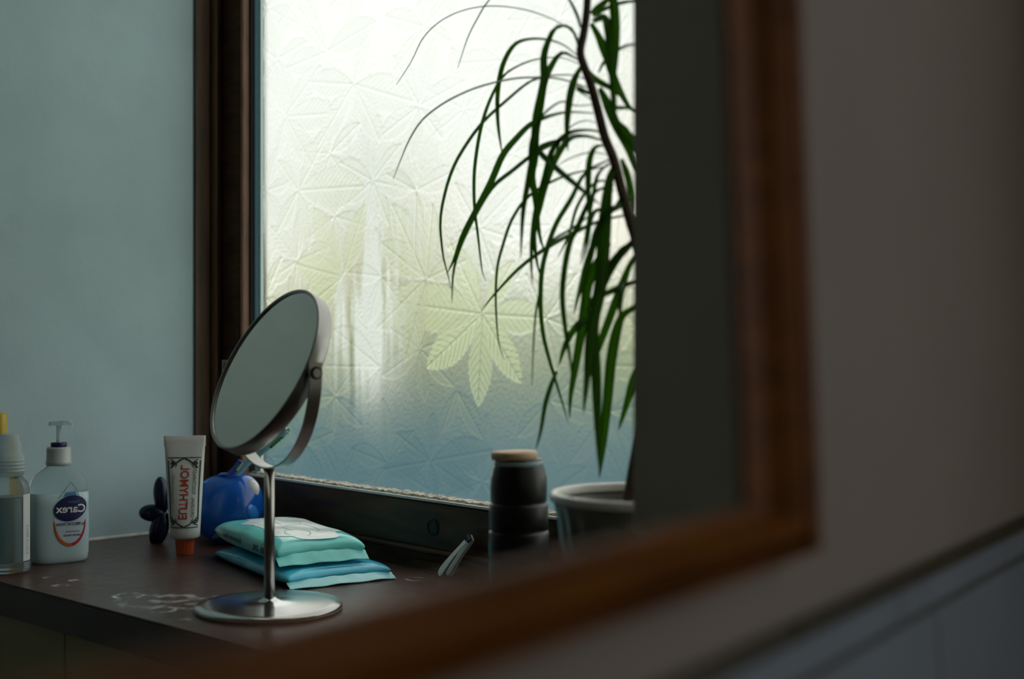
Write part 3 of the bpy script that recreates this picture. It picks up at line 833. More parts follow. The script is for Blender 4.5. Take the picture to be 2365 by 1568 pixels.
pm = obj('pump_stem', lathe([(.0042, .1440), (.0030, .1450), (.0030, .1640), (.0046, .1650)], 20), M['frost_plastic'], soap, True)
bm = loft([[Vector((x, y * w, z + h)) for (y, z) in ((-.006, .1648), (.006, .1648), (.0052, .1700), (-.0052, .1700))] for (x, w, h) in ((-.011, .75, -.0005), (-.008, 1, 0), (.006, 1, .0008), (.012, .7, .0004), (.0155, .5, -.0022))])
nz_ = obj('nozzle', bm, M['frost_plastic'], soap); nz_.rotation_euler = (0, 0, math.radians(-25))
LX, LZ = 0.008, 0.0575                                  # label centre on the broad face
def on_bottle(x, z, off=.0005):
    """photo-side x (right positive) and height -> point on the broad front face"""
    a, b = bprof(max(.0005, min(.118, z))); a += 0
    t = min(.985, abs(x) / a)
    y = -b * (1 - t ** 3.2) ** (1 / 3.2)
    return Vector((x, y - off, z))
def egg(rx, rz, cx, cz, n=56, top=1.0, rot=0.0):
    out = []
    for i in range(n):
        t = 2 * math.pi * i / n; x = rx * math.cos(t); z = rz * math.sin(t)
        if z > 0: z *= top
        c, s = math.cos(rot), math.sin(rot)
        out.append((cx + x * c - z * s, cz + x * s + z * c))
    return out
lab = obj('label', filled(egg(.0192, .030, LX, LZ - .006), lambda x, z: on_bottle(x, z, .0004), 6), M['pale_print'], soap)
# red to orange crescent at the label's foot
cres = [(LX + .0185 * math.cos(t), LZ - .006 + .0293 * math.sin(t)) for t in [math.radians(180 + 180 * i / 40) for i in range(41)]]
def cw(i): return .0006 + .0032 * math.sin(math.pi * i / 40) ** 0.8
obj('crescent', outline_strip(cres[:22], [cw(i) for i in range(22)], lambda x, z: on_bottle(x, z, .0008)), M['orange_print'], lab)
obj('crescent', outline_strip(cres[21:], [cw(i) for i in range(21, 41)], lambda x, z: on_bottle(x, z, .0008)), M['red_print'], lab)
obj('drop_outline', outline_strip([(LX - .0135, LZ + .021), (LX - .006, LZ + .031), (LX + .001, LZ + .040), (LX + .006, LZ + .033), (LX + .011, LZ + .022)], .0008, lambda x, z: on_bottle(x, z, .0008)), M['teal_line'], lab)
obj('drop_band', filled([(LX - .008, LZ + .0225), (LX + .008, LZ + .0235), (LX + .006, LZ + .0285), (LX - .0045, LZ + .028)], lambda x, z: on_bottle(x, z, .0007), 3), M['mid_blue_print'], lab)
ov = obj('oval_badge', filled(egg(.0200, .0150, LX + .0005, LZ + .0085, rot=math.radians(14)), lambda x, z: on_bottle(x, z, .0010), 6), M['navy'], soap)
flip = lambda cx, cz, off: (lambda x, y: on_bottle(cx - x * math.cos(.10) , cz + y - x * math.sin(-.02), off))
place_text('lettering', 'Carex', .0135, M['white_print'], ov, flip(LX + .001, LZ + .0078, .0014), True, 1.05)
place_text('lettering', 'Cussons', .0040, M['mid_blue_print'], ov, flip(LX + .004, LZ + .0165, .0014))
place_text('lettering', '2x PROTECTION', .0047, M['navy_text'], lab, flip(LX + .001, LZ - .0105, .0008), True)
place_text('lettering', 'NOURISHING', .0028, M['navy_text'], lab, flip(LX + .003, LZ - .0195, .0008))
place_text('lettering', 'HAND WASH', .0034, M['navy_text'], lab, flip(LX + .002, LZ - .0240, .0008), True)

# ------------------------------------------------------------------ clear spray bottle at the left edge
spb = G(20, 1320)
spray = thing('spray_bottle', 'clear cylindrical bottle of dull green liquid with frosted cap', 'bottle', spb, math.radians(20))
obj('body', lathe([(.019, 0), (.0225, .0015), (.0235, .004), (.0235, .092), (.0228, .098), (.0200, .1045), (.0155, .1095), (.0130, .1115)], 40), M['clear_plastic'], spray, True)
obj('liquid', lathe([(.0195, .012), (.0215, .014), (.0215, .086), (.0205, .087)], 32), M['fluid'], spray, True)
cp = obj('cap', lathe([(.0140, .1110), (.0172, .1118), (.0170, .1330), (.0150, .1365), (.0140, .1400), (.0138, .1490), (.0118, .1520), (.0116, .1590), (.006, .1600)], 32), M['frost_plastic'], spray, True)
for k in range(4):
    obj('cap_ridge', lathe([(.0171, .116 + k * .004), (.0178, .1165 + k * .004), (.0178, .118 + k * .004), (.0171, .1185 + k * .004)], 32, caps=False), M['frost_plastic'], cp, True)
bm = bmesh.new(); pr_ = None
for i in range(7):
    a = math.radians(-48 + 34 * i / 6)
    ring = [bm.verts.new((.0239 * math.cos(a), .0239 * math.sin(a), z)) for z in (.014, .0905)]
    if pr_: bm.faces.new((pr_[0], ring[0], ring[1], pr_[1]))
    pr_ = ring
lb = obj('label_strip', bm, M['white_plastic'], spray)
def on_spray(x, y):
    a = math.radians(-31) + y / .0242
    return Vector((.0243 * math.cos(a), .0243 * math.sin(a), .038 + x))
place_text('lettering', '|| ||| | || 00413', .006, M['text_grey'], lb, on_spray)

yb = P(-2, 1000, 1.60)
ycap = thing('yellow_capped_bottle', 'slim bottle with yellow cap and body behind the clear bottle', 'bottle', Vector((yb.x, 1.60, ZC)))
obj('body', lathe([(.009, 0), (.0105, .002), (.0105, .085), (.0125, .088), (.0125, .100), (.0100, .103), (.0085, .128)], 28), M['yellow'], ycap, True)
obj('cap', lathe([(.0090, .128), (.0098, .129), (.0096, .176), (.0080, .1785), (.003, .179)], 28), M['yellow'], ycap, True)

# ------------------------------------------------------------------ toothpaste tube standing on its cap
tb = G(427, 1280)
tubo = thing('toothpaste_tube', 'white toothpaste tube standing on its orange cap with red lettering', 'toothpaste', tb, math.radians(10))
HT0, HT1 = .0235, .1485
def tp(z):                                           # half width, half depth of the tube at height z
    t = (z - HT0) / (HT1 - HT0)
    return (.0185 + .0068 * t, .0165 * max(0.05, 1 - t) ** .85 + .0012)
rings = []
for k in range(19):
    z = HT0 + (HT1 - HT0) * k / 18; a, b = tp(z); rings.append(superring(a, b, z, 48, 2.0 + 1.6 * k / 18))
a0_, b0_ = tp(HT0)
rings = [superring(.012, .0115, HT0 - .004, 48, 2.0), superring(a0_ * .93, b0_ * .93, HT0 - .0022, 48, 2.0)] + rings
obj('tube_body', loft(rings), M['tube'], tubo, True)
obj('crimp', box((-.0256, -.0011, HT1 - .013), (.0256, .0011, HT1), .0004), M['tube'], tubo)
bm = bmesh.new()
rg = []
for k, (r, z) in enumerate([(.0098, 0), (.0102, .0008), (.0118, .0195), (.0115, .0205)]):
    rg.append([Vector((r * (1 + .025 * math.cos(20 * t)) * math.cos(t), r * (1 + .025 * math.cos(20 * t)) * math.sin(t), z)) for t in [2 * math.pi * i / 80 for i in range(80)]])
bm.free()
obj('cap', loft(rg), M['cap_orange'], tubo, False)
def on_tube(x, z, off=.0004):
    a, b = tp(max(HT0, min(HT1, z))); t = min(.97, abs(x) / a); e = 2.0 + 1.6 * (z - HT0) / (HT1 - HT0)
    return Vector((x, -b * (1 - t ** e) ** (1 / e) - off, z))
zc_ = .080
ttx = lambda cx, cz: (lambda x, y: on_tube(cx + y + .0018 * (x / .04), cz + x, .0005))
place_text('lettering', 'EUTHYMOL', .0146, M['tube_red'], tubo, ttx(-.001, .0785), True, .88)
place_text('lettering', 'ORIGINAL  TOOTHPASTE', .0060, M['tube_green'], tubo, ttx(.0112, .079), False, .92)
place_text('lettering', 'Whitens teeth', .0058, M['text_grey'], tubo, ttx(-.0135, .083), False, 1.1)
fr = []
def tl(pts, w): return outline_strip(pts, w, lambda x, z: on_tube(x, z, .0006))
fl_ = catmull([(x, z, 0) for x, z in [(.0165, .043), (.0178, .08), (.0197, .118)]], 14)
obj('printed_border', tl([(p.x, p.y) for p in fl_], .0015), M['tube_green'], tubo)
fl_ = catmull([(x, z, 0) for x, z in [(-.0165, .043), (-.0178, .08), (-.0197, .118)]], 14)
obj('printed_border', tl([(p.x, p.y) for p in fl_], .0012), M['tube_green'], tubo)
for zb, sg in ((.1215, 1), (.0355, -1)):
    wd = .0205 if sg > 0 else .0165
    obj('printed_border', tl([(-wd + 2 * wd * i / 12, zb) for i in range(13)], .0012), M['tube_green'], tubo)
    for s in (-1, 1):
        knot = [(s * .0005, zb - sg * .001), (s * .006, zb - sg * .0035), (s * .011, zb - sg * .0075), (s * .0145, zb - sg * .0085), (s * .0155, zb - sg * .0060), (s * .0130, zb - sg * .0055), (s * .0135, zb - sg * .0095), (s * .0165, zb - sg * .0125)]
        kp = catmull([(x, z, 0) for x, z in knot], 22)
        obj('printed_knot', tl([(p.x, p.y) for p in kp], .0017), M['tube_green'], tubo)
        kp = catmull([(x, z, 0) for x, z in [(s * .0165, zb - sg * .002), (s * .012, zb - sg * .005), (s * .0095, zb - sg * .009), (s * .0115, zb - sg * .0105)]], 12)
        obj('printed_knot', tl([(p.x, p.y) for p in kp], .0012), M['tube_green'], tubo)

# ------------------------------------------------------------------ blue whale toothbrush holder
wy = 1.715
wb = P(533, 1100, wy); wb.z = ZC
whale = thing('whale_toothbrush_holder', 'blue glazed whale toothbrush holder with white eye and raised tail', 'toothbrush holder', wb)
px = wy / FPX
hz = lambda y: (1259 - y) * px * 1.0
bm = bmesh.new()
rings = []
for i in range(25):                                   # body lofted from tail end (left) to blunt head (right)
    t = i / 24; x = -.052 + .095 * t
    r = .0465 * (max(0, 1 - abs((t - .60) / .62) ** 2.6)) ** .5 if t < .60 else .0465 * (max(0.0, 1 - ((t - .60) / .401) ** 2.8)) ** .5
    r = max(r, .003)
    zc = .046
    rings.append([Vector((x, .90 * r * math.cos(a), max(0.0, zc + r * 1.0 * math.sin(a)))) for a in [2 * math.pi * k / 36 for k in range(36)]])
body = obj('body', loft(rings), M['whale'], whale, True)
tail_pts = [(-.045, 0, .040), (-.062, 0, .036), (-.080, 0, .038)]
obj('tail_stalk', tube(tail_pts, [.022, .014, .009], 16, 12), M['whale_dark'], whale, True)
for (x, y, ln, wd, ang) in ((373, 1148, .026, .0105, 95), (352, 1189, .019, .0115, 178), (368, 1225, .026, .0125, -105)):
    c = Vector(((x - 533) * px, 0, hz(y)))
    a = math.radians(ang); R3 = Matrix.Rotation(-a, 3, 'Y')
    obj('tail_fluke', ellipsoid(c, (ln * .95, .009, wd), 24, 14, R3), M['whale_dark'], whale, True)
obj('eye', ellipsoid((.0300, -.0130, hz(1132)), (.0105, .0085, .0125), 20, 12), M['eye_white'], whale, True)
obj('cheek_highlight', ellipsoid((.0265, -.0185, .050), (.0115, .0172, .022), 24, 16, Matrix.Rotation(math.radians(-25), 3, 'Y')), M['whale_highlight'], whale, True)  # highlight below the eye, modelled as a lighter blue patch
def torus(c, R, r, tilt, seg=24, sg=8):
    rg = []
    for i in range(seg + 1):
        a = 2 * math.pi * i / seg; d = Vector((math.cos(a), math.sin(a), 0))
        rg.append([tilt @ (d * (R + r * math.cos(2 * math.pi * k / sg)) + Vector((0, 0, r * math.sin(2 * math.pi * k / sg)))) + Vector(c) for k in range(sg)])
    return loft(rg, caps=False)
obj('brush_hole_ring', torus((-.004, -.004, .0915), .0100, .0016, Matrix.Rotation(0.0, 3, 'Y')), M['whale'], whale, True)
obj('brush_hole_ring', torus((-.033, -.012, .0800), .0060, .0014, Matrix.Rotation(-.55, 3, 'Y')), M['whale_highlight'], whale, True)  # highlight round the second hole put into the ring's lighter colour
obj('brush_hole', lathe([(.0098, .0905), (.0098, .0922)], 24), M['gasket'], whale).location = (-.004, -.004, 0)

# toothbrushes standing in the holder
def brush(name, label, pts, w, mats):
    r = thing(name, label, 'toothbrush', pts[0], 0, 'toothbrushes in the whale holder')
    p0 = Vector(pts[0]); loc = [Vector(p) - p0 for p in pts]
    obj('handle', tube(loc, [w * .8, w, w * .75, w * .9], 12, 20), M[mats[0]], r, True)
    a = loc[-2].lerp(loc[-1], .15); b = loc[-1] + (loc[-1] - loc[-2]) * .06
    n = Vector((.5, -.35, -.5)).normalized()
    g = obj('grip', tube([a + n * w * .5, b + n * w * .2], [w * .55, w * .75, w * .35], 10, 8), M[mats[1]], r, True)
    for k in range(7):
        q = a.lerp(b, .1 + .13 * k) + n * w * 1.15
        obj('grip_glint', ellipsoid(q, (.0011, .0011, .0011), 8, 6), M['white_plastic'], g, True)  # white beads stand in for glints along the grip
    a2 = loc[0].lerp(loc[1], .25); b2 = loc[0].lerp(loc[1], .95)
    n2 = Vector((-.5, -.6, .3)).normalized()
    obj('inlay', tube([a2 + n2 * w * .45, b2 + n2 * w * .45], [w * .3, w * .55, w * .25], 10, 8), M[mats[2]], r, True)
    return r
Yb = 1.685
brush('toothbrush', 'pale blue toothbrush with green grip leaning behind the round mirror', [P(530, 1114, 1.71), P(572, 1068, 1.70), P(614, 1036, 1.69), P(664, 992, 1.68)], .0050, ('brush_clear', 'brush_green', 'brush_blue'))
brush('toothbrush', 'dark blue toothbrush with green tip standing in the whale', [P(522, 1110, 1.70), P(540, 1085, 1.70), P(556, 1064, 1.70)], .0040, ('brush_blue', 'brush_green', 'white_plastic'))

# ------------------------------------------------------------------ two packets of wipes
def packet(name, label, c, z0, rz, L2, W2, H, seal, mats, tz=0.0, serr=False, seedv=0):
    """pillow pack: long axis local x, sealed serrated ends"""
    r = thing(name, label, 'wipes packet', Vector((c.x, c.y, ZC + z0)), rz, 'wipes packets on the counter')
    rd = random.Random(seedv)
    nx, ny = 40, 28
    def top(a, b):
        e = (1 - abs(a) ** 6) * (1 - abs(b) ** 5)
        return H * (0.5 + 0.5 * max(0, e) ** .36) + .0012 * math.sin(a * 7 + seedv) * math.cos(b * 5 + seedv * 2) * max(0, 1 - abs(a) ** 2)
    def low(a, b):
        e = (1 - abs(a) ** 6) * (1 - abs(b) ** 5)
        return H * (0.5 - 0.5 * max(0, e) ** .36)
    bm = bmesh.new(); T = {}; B = {}
    for i in range(nx + 1):
        for j in range(ny + 1):
            a = -1 + 2 * i / nx; b = -1 + 2 * j / ny
            a = math.copysign(1 - (1 - abs(a)) ** 1.5, a); b = math.copysign(1 - (1 - abs(b)) ** 1.6, b)
            pin = 1 - .05 * (1 - abs(b) ** 2) * (abs(a) > .9)
            x, y = a * L2 * pin, b * W2 * (1 - .03 * abs(a) ** 3)
            T[i, j] = bm.verts.new((x, y, top(a, b)))
            edge = i in (0, nx) or j in (0, ny)
            B[i, j] = T[i, j] if edge else bm.verts.new((x, y, low(a, b)))
    for i in range(nx):
        for j in range(ny):
            bm.faces.new((T[i, j], T[i + 1, j], T[i + 1, j + 1], T[i, j + 1]))
            bm.faces.new((B[i, j], B[i, j + 1], B[i + 1, j + 1], B[i + 1, j]))
    bmesh.ops.recalc_face_normals(bm, faces=bm.faces)
    obj('film_pack', bm, M[mats[0]], r, True)
    for s in (-1, 1):                                   # crimped end seals, toothed at the edge
        bm = bmesh.new(); prev = None; n = 56
        for j in range(n + 1):
            b = -1 + 2 * j / n; y = b * W2 * .985; zz = H * .5 * (1 - .25 * abs(b) ** 3) + .0004 * math.sin(j * .55 + seedv)
            tooth = .0016 if j % 2 else 0
            ring = []
            for k in range(6):
                f = k / 5; x = s * (L2 * .965 + (seal + (tooth if k == 5 else 0)) * f)
                ring.append(Vector((x, y, max(.0006, zz * (1 - .8 * f) + .0005 * ((k % 2) * 2 - 1) + .0005 * math.sin(j * .3) * f))))
            top_ = [bm.verts.new(p) for p in ring]; bot_ = [bm.verts.new(p - Vector((0, 0, .0005))) for p in ring]
            if prev:
                for k in range(5):
                    bm.faces.new((prev[0][k], prev[0][k + 1], top_[k + 1], top_[k])); bm.faces.new((prev[1][k], bot_[k], bot_[k + 1], prev[1][k + 1]))
                bm.faces.new((prev[0][5], prev[1][5], bot_[5], top_[5]))
            prev = (top_, bot_)
        obj('end_seal', bm, M[mats[1]], r, True)
    return r, top, low
# lower: blue; long axis from the left rear to the right, end seal towards the right front
pc = Vector((-0.249, 1.525, 0))
pk1, t1, l1 = packet('wipes_packet', 'blue wipes packet with toothed end seal lying flat under another', pc, 0.0, math.radians(-57), .111, .0645, .018, .014, ('pack_blue', 'pack_bright'), seedv=1)
pc2 = Vector((-0.268, 1.545, 0))
pk2, t2, l2 = packet('wipes_packet', 'aqua green wipes packet lying on top of a blue one', pc2, 0.0185, math.radians(-59), .108, .0545, .029, .013, ('pack_aqua', 'pack_aqua'), seedv=2)
W_, L_2, H_ = .0545, .108, .029
def on_pack_side(x, z):                                # front long side of the upper packet
    b = -1.0; yy = -W_ * (1 - .05 * abs((z - .0135) / .0135) ** 3)
    return Vector((x, yy - .0002, z))
def on_pack_top(x, y):
    return Vector((x, y, t2(x / L_2, y / W_) + .0004))
pp = []
for i in range(72):
    t = 2 * math.pi * i / 72; c, s_ = math.cos(t), math.sin(t)
    pp.append((.006 + .086 * math.copysign(abs(c) ** .55, c) + .006 * math.sin(5 * t + 1), .003 + .040 * math.copysign(abs(s_) ** .55, s_) + .004 * math.sin(7 * t)))
obj('pale_print', filled(pp, on_pack_top, 8), M['pack_pale'], pk2)
for (cx, cy, rx, ry) in ((.030, .006, .034, .018), (-.03, .012, .03, .014), (.060, -.010, .02, .014)):
    obj('printed_swirl', outline_strip(egg(rx, ry, cx, cy, 40)[2:34], .0008, lambda x, y: on_pack_top(x, y) + Vector((0, 0, .0003))), M['teal_line'], pk2)
def on_front(cx, cz):
    def f(x, y):
        xx = cx - x; zz = cz + y
        # lie on the bulging front flank
        b = 1.0; k = (zz - H_ * .5) / (H_ * .5)
        bb = max(0.0, 1 - abs(k) ** 2.78) ** .2
        return Vector((xx, -W_ * bb * (1 - .03 * abs(xx / L_2) ** 3) - .0006, zz))
    return f
place_text('lettering', 'Biodegradable Wipes', .0082, M['navy_text'], pk2, on_front(-.036, .0145), True, .92)
place_text('lettering', 'Es  DIL', .0095, M['navy_text'], pk2, on_front(.052, .013), True, 1.3)
obj('printed_heart', outline_strip([(p[0], p[1]) for p in egg(.0105, .0100, -.072, 0, 28)], .0008, lambda x, y: on_front(0, .0125)(x, y)), M['navy_text'], pk2)

# ------------------------------------------------------------------ black ribbed jar
jy = 1.22
jb = P(1198, 1040, jy); jb.z = ZC
js = jy / FPX
jar = thing('jar', 'black ribbed jar with a pale wooden lid beside the plant pot', 'jar', jb)
ht = -(1058 - CY) * js - ZC
pf = [(.024, 0), (.0262, .002), (.0270, .010)]
for k in range(5):
    z = .012 + (ht - .028) * k / 5; z2 = .012 + (ht - .028) * (k + 1) / 5
    R0 = .0283 - .0004 * abs(k - 1.8) ** 1.9
    pf += [(R0 - .0009, z), (R0, z + .002), (R0 + .0002, (z + z2) / 2), (R0, z2 - .002), (R0 - .0009, z2)]
pf += [(.0245, ht - .010), (.0228, ht - .006), (.0224, ht - .0005)]
obj('body', lathe(pf, 48), M['jar'], jar, True)
obj('collar_highlight', lathe([(.0224, ht - .007), (.0232, ht - .006), (.0232, ht - .003), (.0224, ht - .002)], 40, caps=False), M['jar_highlight'], jar, True)  # blue highlight at the neck, built as a pale ring
ld = obj('lid', lathe([(.0205, ht - .001), (.0216, ht), (.0218, ht + .005), (.0208, ht + .0065), (.01, ht + .0068)], 40), M['cork'], jar, True)
ld.rotation_euler = (0, math.radians(-1.5), 0)

# ------------------------------------------------------------------ nail clipper leaning on the sill
c0 = G(1030, 1333); u1_, h1_, c1 = on_v(1096, 1243, VS - .004)
clip = thing('nail_clipper', 'pale metal nail clipper leaning against the window sill beside the jar', 'nail clipper', c0)
ax = (c1 - c0); ln = ax.length; ax.normalize()
sd = ax.cross(Vector((0.1, 1, 0.1))).normalized(); nn = sd.cross(ax).normalized()
up_ = Vector((0, 0, 1)); nn = (up_ - ax * ax.dot(up_)).normalized() + Vector((0.0, -0.9, 0))
nn = (nn - ax * ax.dot(nn)).normalized(); sd = ax.cross(nn).normalized()
def cl(name, stations, material, off=0.0, th=.0012):
    rg = []
    for (t, w, o) in stations:
        c = ax * (ln * t) + nn * (o + off + .004)
        rg.append([c + sd * w + nn * th / 2, c - sd * w + nn * th / 2, c - sd * w - nn * th / 2, c + sd * w - nn * th / 2])
    return obj(name, loft(rg), material, clip)
cl('lever', [(0.0, .0020, 0.004), (.03, .0046, .004), (.10, .0055, .0042), (.25, .0050, .0042), (.5, .0036, .0036), (.75, .0032, .002), (.86, .0036, .001)], M['clipper'], .002)
cl('body_arm', [(0.06, .003, -.002), (.15, .0046, -.0018), (.3, .0044, -.001), (.6, .0040, .0), (.97, .0048, .0005), (1.0, .0050, .0012)], M['clipper'], -.001)
cl('body_arm', [(0.08, .003, -.006), (.15, .0046, -.0055), (.3, .0044, -.004), (.6, .0040, -.002), (.97, .0048, -.0012), (1.0, .0050, -.0006)], M['clipper'], -.001)
cl('jaw', [(.90, .0052, .0015), (.96, .0055, .002), (1.0, .0055, .0005)], M['clipper_dark'], .0012, .002)

# ------------------------------------------------------------------ potted dragon tree
py_ = 1.08
pb = P(1478, 1138, py_); rim_h = -(1138 - CY) / FPX * py_ - ZC; pb.z = ZC
plant = thing('potted_dragon_tree', 'drooping strap leaved dragon tree in a fluted grey pot with white rim', 'potted plant', pb)
RP_ = .0745
def fl(r, z, n=120, k=24, amp=.0):
    return [Vector((r * (1 + amp * math.cos(k * t)) * math.cos(t), r * (1 + amp * math.cos(k * t)) * math.sin(t), z)) for t in [2 * math.pi * i / n for i in range(n)]]
pot = obj('pot', loft([fl(.052, 0), fl(.055, .003, amp=.01), fl(.060, rim_h * .4, amp=.018), fl(.068, rim_h * .85, amp=.018), fl(.0715, rim_h - .006, amp=.004), fl(.0720, rim_h - .004),
                       fl(.0685, rim_h - .004), fl(.0665, rim_h - .022), fl(.064, rim_h - .045)]), M['pot'], plant, True)
bm = lathe([(RP_ - .0075, rim_h - .006), (RP_ - .0005, rim_h - .0065), (RP_ + .0008, rim_h - .004), (RP_ + .0004, rim_h - .0005), (RP_ - .001, rim_h + .0008), (RP_ - .0055, rim_h + .0008), (RP_ - .0075, rim_h - .001), (RP_ - .0075, rim_h - .006)], 80, caps=False)
obj('rim', bm, M['pot_rim'], plant, True)
obj('soil', lathe([(.0635, rim_h - .040), (.062, rim_h - .033), (.03, rim_h - .030), (.004, rim_h - .030)], 40), M['soil'], plant, True)
def TY(x): return 1.10 + max(-.03, (1410 - x)) * .00046
def lp(pts, dj=0.0):
    n = len(pts); return [P(x, y, max(1.0, TY(x) + dj * (i / max(1, n - 1)))) - pb for i, (x, y) in enumerate(pts)]
Z5 = lambda l: [(900 + .3827 * x, .3827 * y) for x, y in l]
Z6 = lambda l: [(900 + .3827 * x, 550 + .3827 * y) for x, y in l]
trunk = [(1453, 1165), (1463, 1100), (1482, 980), (1492, 820), (1488, 660), (1470, 560), (1455, 509), (1436, 440), (1417, 367), (1397, 318), (1382, 260), (1367, 203), (1352, 161), (1340, 122), (1348, 77), (1355, 27), (1358, -40), (1362, -110)]
tk = [P(x, y, 1.10 + (.0 if y < 900 else -.015)) - pb for x, y in trunk]
obj('trunk', tube(tk, [.0060, .0055, .005, .0045, .0042, .0038, .0034, .003], 12, 90), M['stem'], plant, True)
tkc = catmull(tk, 140)
for k in range(64, 138, 3):
    d_ = (tkc[min(139, k + 1)] - tkc[k]).normalized()
    obj('leaf_scar', tube([tkc[k] - d_ * .0008, tkc[k] + d_ * .0014], [.0048 - .0014 * (k - 64) / 74, .0040 - .0012 * (k - 64) / 74], 10, 3), M['stem'], plant, True)
def blade(pts3, width, a0, a1, n=34, thick=.0004):
    Pn = catmull(pts3, n); bm = bmesh.new(); prev = None
    for i, p in enumerate(Pn):
        t = (Pn[min(n - 1, i + 1)] - Pn[max(0, i - 1)]).normalized()
        s1 = t.cross(Vector((0, 1, 0)))
        if s1.length < 1e-4: s1 = Vector((1, 0, 0))
        s1.normalize(); s2 = t.cross(s1).normalized()
        f = i / (n - 1); al = a0 + (a1 - a0) * f
        sd_ = s1 * math.cos(al) + s2 * math.sin(al); up_ = t.cross(sd_)
        w = width * .5 * min(1, .45 + 2.2 * f) * (max(0, 1 - f ** 2.6)) ** .8 + .00025
        ring = [p + sd_ * w, p - up_ * w * .22, p - sd_ * w, p - up_ * (w * .22 + thick)]
        vs = [bm.verts.new(q) for q in ring]
        if prev:
            for k in range(4): bm.faces.new((prev[k], prev[(k + 1) % 4], vs[(k + 1) % 4], vs[k]))
        else: bm.faces.new(vs)
        prev = vs
    bm.faces.new(list(reversed(prev)))
    bmesh.ops.recalc_face_normals(bm, faces=bm.faces)
    return bm
